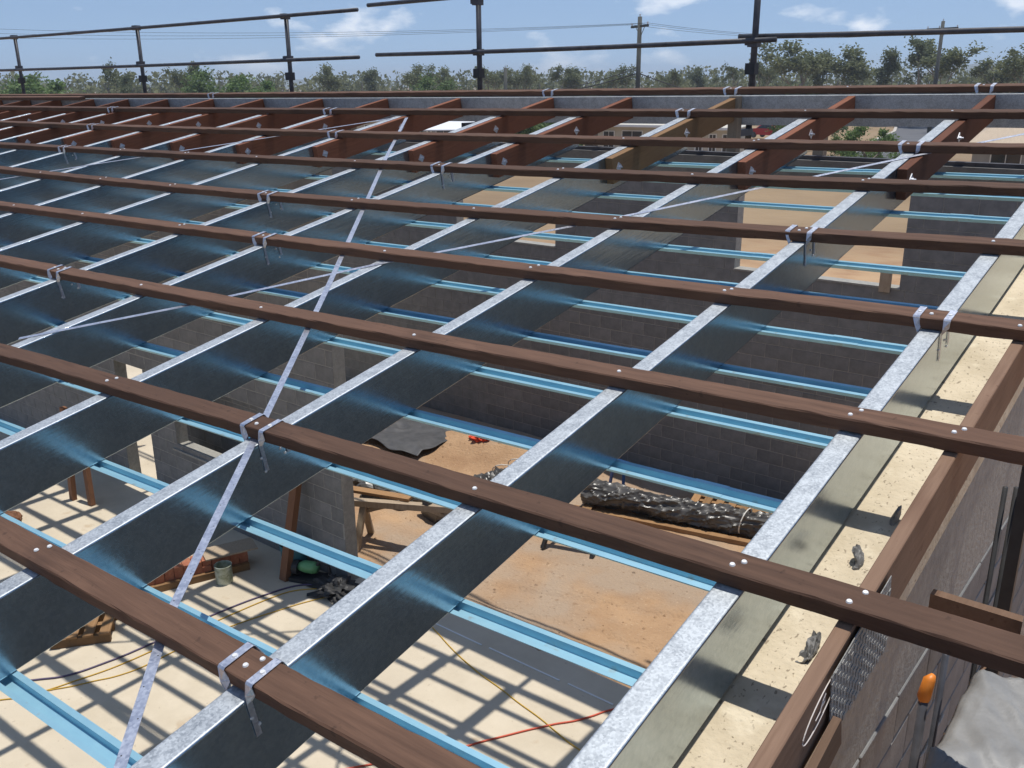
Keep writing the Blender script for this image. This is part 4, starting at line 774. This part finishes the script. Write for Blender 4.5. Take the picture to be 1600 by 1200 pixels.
def car(loc, rz):
    red = mat('red_car_paint', (0.42, 0.012, 0.018), rough=0.25); o = empty('car', loc, (0, 0, rz)); tag(o, 'bright red parked hatchback beside the pavilion', 'car')
    side = [(-2.0, 0.35), (-2.05, 0.75), (-1.75, 0.95), (-1.05, 1.0), (-0.45, 1.45), (0.85, 1.5), (1.55, 1.05), (2.0, 0.95), (2.1, 0.6), (2.0, 0.33)]
    n = len(side); vs = []
    for y, k in ((-0.82, 1), (-0.60, 0), (0.60, 0), (0.82, 1)):
        for (x, z) in side: vs.append((x * (0.98 if k else 1), y * (0.80 if (z > 1.1 and k) else 1), z if not (k and z > 1.1) else z - 0.08))
    fs = [(r * n + i, r * n + (i + 1) % n, (r + 1) * n + (i + 1) % n, (r + 1) * n + i) for r in range(3) for i in range(n)] + [tuple(range(n)), tuple(3 * n + i for i in range(n))[::-1]]
    part('body', MB().add(vs, fs), red, o)
    for s in (-1, 1):
        part('window', MB().add([(-0.95, s * 0.80, 1.0), (-0.42, s * 0.70, 1.33), (0.78, s * 0.70, 1.37), (1.35, s * 0.80, 1.03)] + [(-0.95, s * 0.83, 1.0), (-0.42, s * 0.735, 1.33), (0.78, s * 0.735, 1.37), (1.35, s * 0.83, 1.03)], [(0, 1, 2, 3), (4, 7, 6, 5), (0, 4, 5, 1), (1, 5, 6, 2), (2, 6, 7, 3), (3, 7, 4, 0)]), glass, o)
        for x in (-1.3, 1.3):
            w = part('wheel', MB().tube([(x, s * 0.70, 0.32), (x, s * 0.86, 0.32)], 0.32, 18), 'black', o); part('rim', MB().tube([(x, s * 0.86, 0.32), (x, s * 0.875, 0.32)], 0.19, 12), 'steel_dark', w)
        part('headlight', MB().box(-2.08, -1.95, s * 0.6 - 0.14, s * 0.6 + 0.14, 0.66, 0.80), 'white', o)
    part('windscreen', MB().add([(-1.03, -0.58, 1.02), (-1.03, 0.58, 1.02), (-0.48, 0.54, 1.42), (-0.48, -0.54, 1.42), (-1.06, -0.58, 1.05), (-1.06, 0.58, 1.05), (-0.51, 0.54, 1.45), (-0.51, -0.54, 1.45)], [(0, 1, 2, 3), (4, 7, 6, 5), (0, 4, 5, 1), (1, 5, 6, 2), (2, 6, 7, 3), (3, 7, 4, 0)]), glass, o)
car((-41.0, 96.0, GND + 0.15), R(-12))

# ------------------------------------------------------------------ trees
def translucent(m, f=0.38):
    nt = m.node_tree; b = nt.nodes['Principled BSDF']; out = nt.nodes['Material Output']; tr = nt.nodes.new('ShaderNodeBsdfTranslucent'); mxs = nt.nodes.new('ShaderNodeMixShader')
    nt.links.new(b.inputs['Base Color'].links[0].from_socket, tr.inputs['Color']); mxs.inputs['Fac'].default_value = f
    nt.links.new(b.outputs['BSDF'], mxs.inputs[1]); nt.links.new(tr.outputs['BSDF'], mxs.inputs[2]); nt.links.new(mxs.outputs['Shader'], out.inputs['Surface']); return m
def leafmat(name, a, b):
    m = mat(name, a, b, scale=1.3, rough=0.7, lo=0.3, hi=0.7); return translucent(m)
LF = [leafmat('gum_leaf_grey', (0.118, 0.138, 0.058), (0.185, 0.205, 0.095)), leafmat('gum_leaf_olive', (0.100, 0.125, 0.060), (0.165, 0.190, 0.100)), leafmat('green_leaf', (0.085, 0.140, 0.040), (0.150, 0.215, 0.070)), leafmat('bright_leaf', (0.095, 0.165, 0.042), (0.165, 0.245, 0.075))]
BARK = mat('gum_bark', (0.17, 0.145, 0.115), (0.30, 0.265, 0.22), scale=2, rough=0.9, stretch=(6, 6, 0.7))
def tree_proto(seed, h, spread, dens, leaf, open_=True, lsz=0.34):
    rnd = random.Random(seed); tr = MB(); lv = MB(); tips = []
    def limb(p, d, L, r, depth):
        pts = [p]; q = p.copy(); dd = d.copy()
        for k in range(4):
            dd = (dd + Vector((rnd.uniform(-.22, .22), rnd.uniform(-.22, .22), rnd.uniform(-.05, .16)))).normalized(); q = q + dd * (L / 4); pts.append(q.copy())
        tr.tube(pts, [r * (1 - 0.16 * k) for k in range(5)], 6)
        if depth == 0: tips.append(q); tips.append(pts[3]); return
        for k in range(rnd.choice((2, 3))):
            a = rnd.uniform(0, 2 * math.pi); sp = rnd.uniform(0.35, 0.85); nd = (dd + Vector((math.cos(a) * sp, math.sin(a) * sp, rnd.uniform(-.05, .35)))).normalized()
            limb(pts[rnd.choice((2, 3, 4))], nd, L * rnd.uniform(0.55, 0.8), r * 0.5, depth - 1)
    limb(Vector((0, 0, 0)), Vector((rnd.uniform(-.1, .1), rnd.uniform(-.1, .1), 1)), h * 0.40, h * 0.022, 3 if open_ else 2)
    zmax = max(t.z for t in tips); rmax = max(math.hypot(t.x, t.y) for t in tips); kz = (h * 0.93) / zmax; kr = spread / max(rmax, 0.1)
    tr.v = [(v[0] * kr * min(1, v[2] / (zmax * .3) + .15) if abs(v[2]) > .3 else v[0], v[1] * kr * min(1, v[2] / (zmax * .3) + .15) if abs(v[2]) > .3 else v[1], v[2] * kz) for v in tr.v]
    tips = [Vector((t.x * kr, t.y * kr, t.z * kz)) for t in tips]
    if not open_:
        for k in range(16):
            a = rnd.uniform(0, 6.28); z = rnd.uniform(.18, .9); rr = spread * math.sqrt(max(0.05, 1 - ((z - .5) / .55) ** 2)) * rnd.uniform(.4, 1); tips.append(Vector((math.cos(a) * rr, math.sin(a) * rr, z * h)))
    for t in tips:
        cr = rnd.uniform(0.35, 0.75) * spread * 0.42; n = int(dens * rnd.uniform(0.5, 1.2))
        for k in range(n):
            g = Vector((rnd.gauss(0, 1), rnd.gauss(0, 1), rnd.gauss(0, .75))); c = t + g * cr * 0.55
            if c.z < h * 0.12: continue
            a = Vector((rnd.uniform(-1, 1), rnd.uniform(-1, 1), rnd.uniform(-.8, .8))).normalized(); b = a.cross(Vector((rnd.uniform(-1, 1), rnd.uniform(-1, 1), rnd.uniform(-1, 1)))).normalized(); s = lsz * rnd.uniform(.55, 1.2)
            lv.add([c - a * s - b * s * .4, c + a * s * .2 - b * s * .55, c + a * s + b * s * .2, c - a * s * .1 + b * s * .55], [(0, 1, 2, 3)])
    return tr.mesh('trunk', BARK, True), lv.mesh('crown', leaf)
PROTO = [tree_proto(3, 10, 3.6, 110, LF[0], True, .2), tree_proto(8, 10, 3.2, 100, LF[1], True, .2), tree_proto(15, 10, 4.2, 120, LF[0], True, .2), tree_proto(21, 10, 2.6, 55, LF[1], True, .19), tree_proto(33, 7, 3.4, 230, LF[2], False, .17), tree_proto(41, 6, 3.2, 240, LF[3], False, .16), tree_proto(52, 10, 3.0, 85, LF[0], True, .2)]
def tree(p, x, y, h, rz, label, ws=1.0, group='trees beyond the roof', cat='tree', name='gum_tree'):
    base = 10.0 if p not in (4, 5) else (7.0 if p == 4 else 6.0); s = h / base
    o = empty(name, (x, y, GND), (0, 0, rz)); o.scale = (s * ws, s * ws, s); tag(o, label, cat, group)
    link('trunk', PROTO[p][0], o); link('crown', PROTO[p][1], o); return o
def az(px): return R(-66.19 + (px / 1600.0) * 55.58 + 1.45 * math.sin(math.pi * px / 1600.0) * 0)
def at_az(deg, d): a = R(deg); return (0.854 + d * math.sin(a), -0.791 + d * math.cos(a))
def px2az(px):
    T = [(0, -66.19), (200, -59.97), (400, -53.17), (600, -45.91), (800, -38.40), (1000, -30.90), (1200, -23.64), (1400, -16.83), (1600, -10.61)]
    i = min(7, max(0, int(px // 200))); f = (px - 200 * i) / 200.0; return T[i][1] + (T[i + 1][1] - T[i][1]) * f
# (photo column, distance, height above ground, prototype, width, description)
TREES = [(22, 125, 7.4, 4, 1.3, 'round green tree at the far left behind the first scaffold post'), (62, 120, 7.6, 5, 1.4, 'bright green rounded tree at the far left edge'), (172, 135, 9.6, 3, 1.0, 'thin open gum tree with bare limbs at the left'),
         (195, 128, 8.2, 3, 0.8, 'small spindly gum tree beside the thin open one'), (283, 150, 10.4, 6, 0.8, 'tall narrow gum tree left of the second scaffold post'), (340, 125, 8.4, 4, 1.25, 'broad light green tree between the second and third scaffold posts'), (395, 120, 7.0, 5, 1.1, 'low bright green tree left of the third scaffold post'),
         (505, 170, 9.8, 0, 1.0, 'grey-green gum tree right of the third scaffold post'), (560, 180, 9.6, 1, 1.1, 'olive gum tree in the middle of the far tree line'), (640, 165, 9.7, 2, 1.0, 'broad grey gum tree left of the fourth scaffold post'), (690, 175, 9.4, 0, 1.0, 'grey gum tree just left of the fourth scaffold post'),
         (668, 120, 7.0, 4, 1.2, 'rounded green tree in front of the gums left of the fourth post'), (770, 170, 10.0, 6, 1.0, 'narrow gum tree right of the fourth scaffold post'), (815, 175, 9.6, 2, 0.9, 'broad gum tree behind the dark service pole'), (870, 165, 9.2, 0, 1.1, 'wide gum tree left of the power pole'), (905, 175, 9.4, 1, 0.9, 'olive gum tree left of the power pole, behind the wide one'), (960, 170, 9.3, 2, 0.9, 'gum tree directly left of the power pole'),
         (1045, 165, 8.6, 6, 0.9, 'pointed gum tree right of the power pole'), (1085, 175, 8.9, 1, 1.0, 'dark gum tree between the power pole and the fifth scaffold post'), (1140, 150, 9.2, 3, 1.0, 'thin gum tree left of the fifth scaffold post'), (1195, 160, 9.2, 6, 0.8, 'sparse gum tree just right of the fifth scaffold post'), (1265, 140, 10.6, 2, 1.25, 'large spreading gum tree right of the fifth scaffold post'), (1325, 145, 9.8, 0, 1.2, 'large gum tree beside the spreading one, nearer the distant pole'),
         (1300, 150, 9.6, 1, 1.0, 'olive gum tree filling between the two large gums'), (1400, 140, 9.7, 1, 1.0, 'bushy gum tree left of the distant power pole'), (1432, 135, 10.6, 3, 1.1, 'tall gum tree with clumped leaves behind the distant power pole'), (1478, 135, 10.2, 6, 1.2, 'tall gum tree right of the distant power pole'), (1540, 150, 8.0, 0, 1.4, 'low wide gum tree below the hill at the right'), (1598, 130, 9.9, 2, 1.0, 'tall gum tree cut by the right edge')]
for k, (px, d, h, p, ws, lab) in enumerate(TREES):
    x, y = at_az(px2az(px), d); tree(p, x, y, (h * (0.88 if px < 1150 else 1.0) + 0.55) * (0.97 + 0.06 * random.random()), random.uniform(0, 6.28), lab, ws)
# garden trees and shrubs near the road and houses
for (px, d, h, p, ws, lab) in ((1372, 62, 3.4, 5, 0.9, 'leafy green garden tree beside the road bend'), (1340, 66, 2.6, 4, 1.0, 'low green shrub left of the garden tree'), (1393, 64, 2.0, 4, 0.9, 'small dark shrub right of the garden tree'), (1240, 88, 5.4, 4, 0.9, 'street tree on the dry verge behind the car'),
                               (1300, 98, 5.0, 4, 1.1, 'rounded street tree on the far verge'), (1560, 40, 2.2, 4, 1.3, 'dark green hedge shrub in front of the tan roof'), (830, 68, 4.4, 4, 1.3, 'dark green yard tree left of the cream house'), (870, 74, 4.6, 5, 1.2, 'lighter green yard tree touching the cream house')):
    x, y = at_az(px2az(px), d); tree(p, x, y, h, random.uniform(0, 6), lab, ws, 'garden trees and shrubs', 'shrub' if h < 3.5 else 'tree', 'garden_shrub' if h < 3.5 else 'garden_tree')
# the wood behind reads as one mass
def wood_mass():
    rnd = random.Random(5); mb = MB(); tk = MB()
    for k in range(620):
        a = rnd.uniform(-73, -2); d = rnd.uniform(175, 330); x, y = at_az(a, d); h = rnd.uniform(5.0, 9.4) * (d / 250) ** 0.5; w = rnd.uniform(1.8, 3.6)
        tk.beam((x, y, GND), (x + rnd.uniform(-.5, .5), y, GND + h * .7), 0.25, 0.25)
        for q in range(70):
            f = rnd.uniform(0.18, 1); c = Vector((x + rnd.gauss(0, w * .45 * (1.25 - f * .6)), y + rnd.gauss(0, w * .45), GND + h * f + rnd.uniform(-.4, .3)))
            u = Vector((rnd.uniform(-1, 1), rnd.uniform(-1, 1), rnd.uniform(-1, 1))).normalized(); v = u.cross(Vector((rnd.uniform(-1, 1), rnd.uniform(-1, 1), rnd.uniform(-1, 1)))).normalized(); s = rnd.uniform(.3, .75)
            mb.add([c - u * s, c - v * s * .6, c + u * s, c + v * s * .6], [(0, 1, 2, 3)])
    me = mb.mesh('far_wood', translucent(mat('far_wood_leaf', (0.122, 0.138, 0.064), (0.195, 0.205, 0.108), scale=0.09, rough=0.9, lo=0.3, hi=0.7))); o = link('far_wood', me); tag(o, 'far gum woodland along the horizon', 'woodland', kind='stuff')
    link('trunks', tk.mesh('trunks', BARK), o)
wood_mass()
def scrub():
    rnd = random.Random(9); mb = MB()
    for k in range(420):
        a = rnd.uniform(-72, -34); d = rnd.uniform(95, 150); x, y = at_az(a, d); h = rnd.uniform(1.2, 3.6)
        for q in range(34):
            f = rnd.uniform(0.0, 1); c = Vector((x + rnd.gauss(0, 1.0), y + rnd.gauss(0, 1.0), GND + h * f))
            u = Vector((rnd.uniform(-1, 1), rnd.uniform(-1, 1), rnd.uniform(-1, 1))).normalized(); v = u.cross(Vector((rnd.uniform(-1, 1), rnd.uniform(-1, 1), rnd.uniform(-1, 1)))).normalized(); s = rnd.uniform(.25, .6)
            mb.add([c - u * s, c - v * s * .6, c + u * s, c + v * s * .6], [(0, 1, 2, 3)])
    tag(link('scrub', mb.mesh('scrub', LF[1])), 'low green scrub before the gum woodland', 'scrub', kind='stuff')
scrub()
# ------------------------------------------------------------------ summer haze in the air
hz = bpy.data.materials.new('haze'); hz.use_nodes = True; hn = hz.node_tree; hn.nodes.clear(); ho = hn.nodes.new('ShaderNodeOutputMaterial'); hv = hn.nodes.new('ShaderNodeVolumePrincipled')
hv.inputs['Color'].default_value = (0.80, 0.89, 1.0, 1); hv.inputs['Density'].default_value = 0.0005; hv.inputs['Anisotropy'].default_value = 0.2; hn.links.new(hv.outputs['Volume'], ho.inputs['Volume'])
tag(link('haze', MB().box(-2600, 2600, -2600, 2600, -1.2, 42).mesh('haze', hz), loc=(0, 0, GND)), kind='stuff')
bpy.context.view_layer.update()
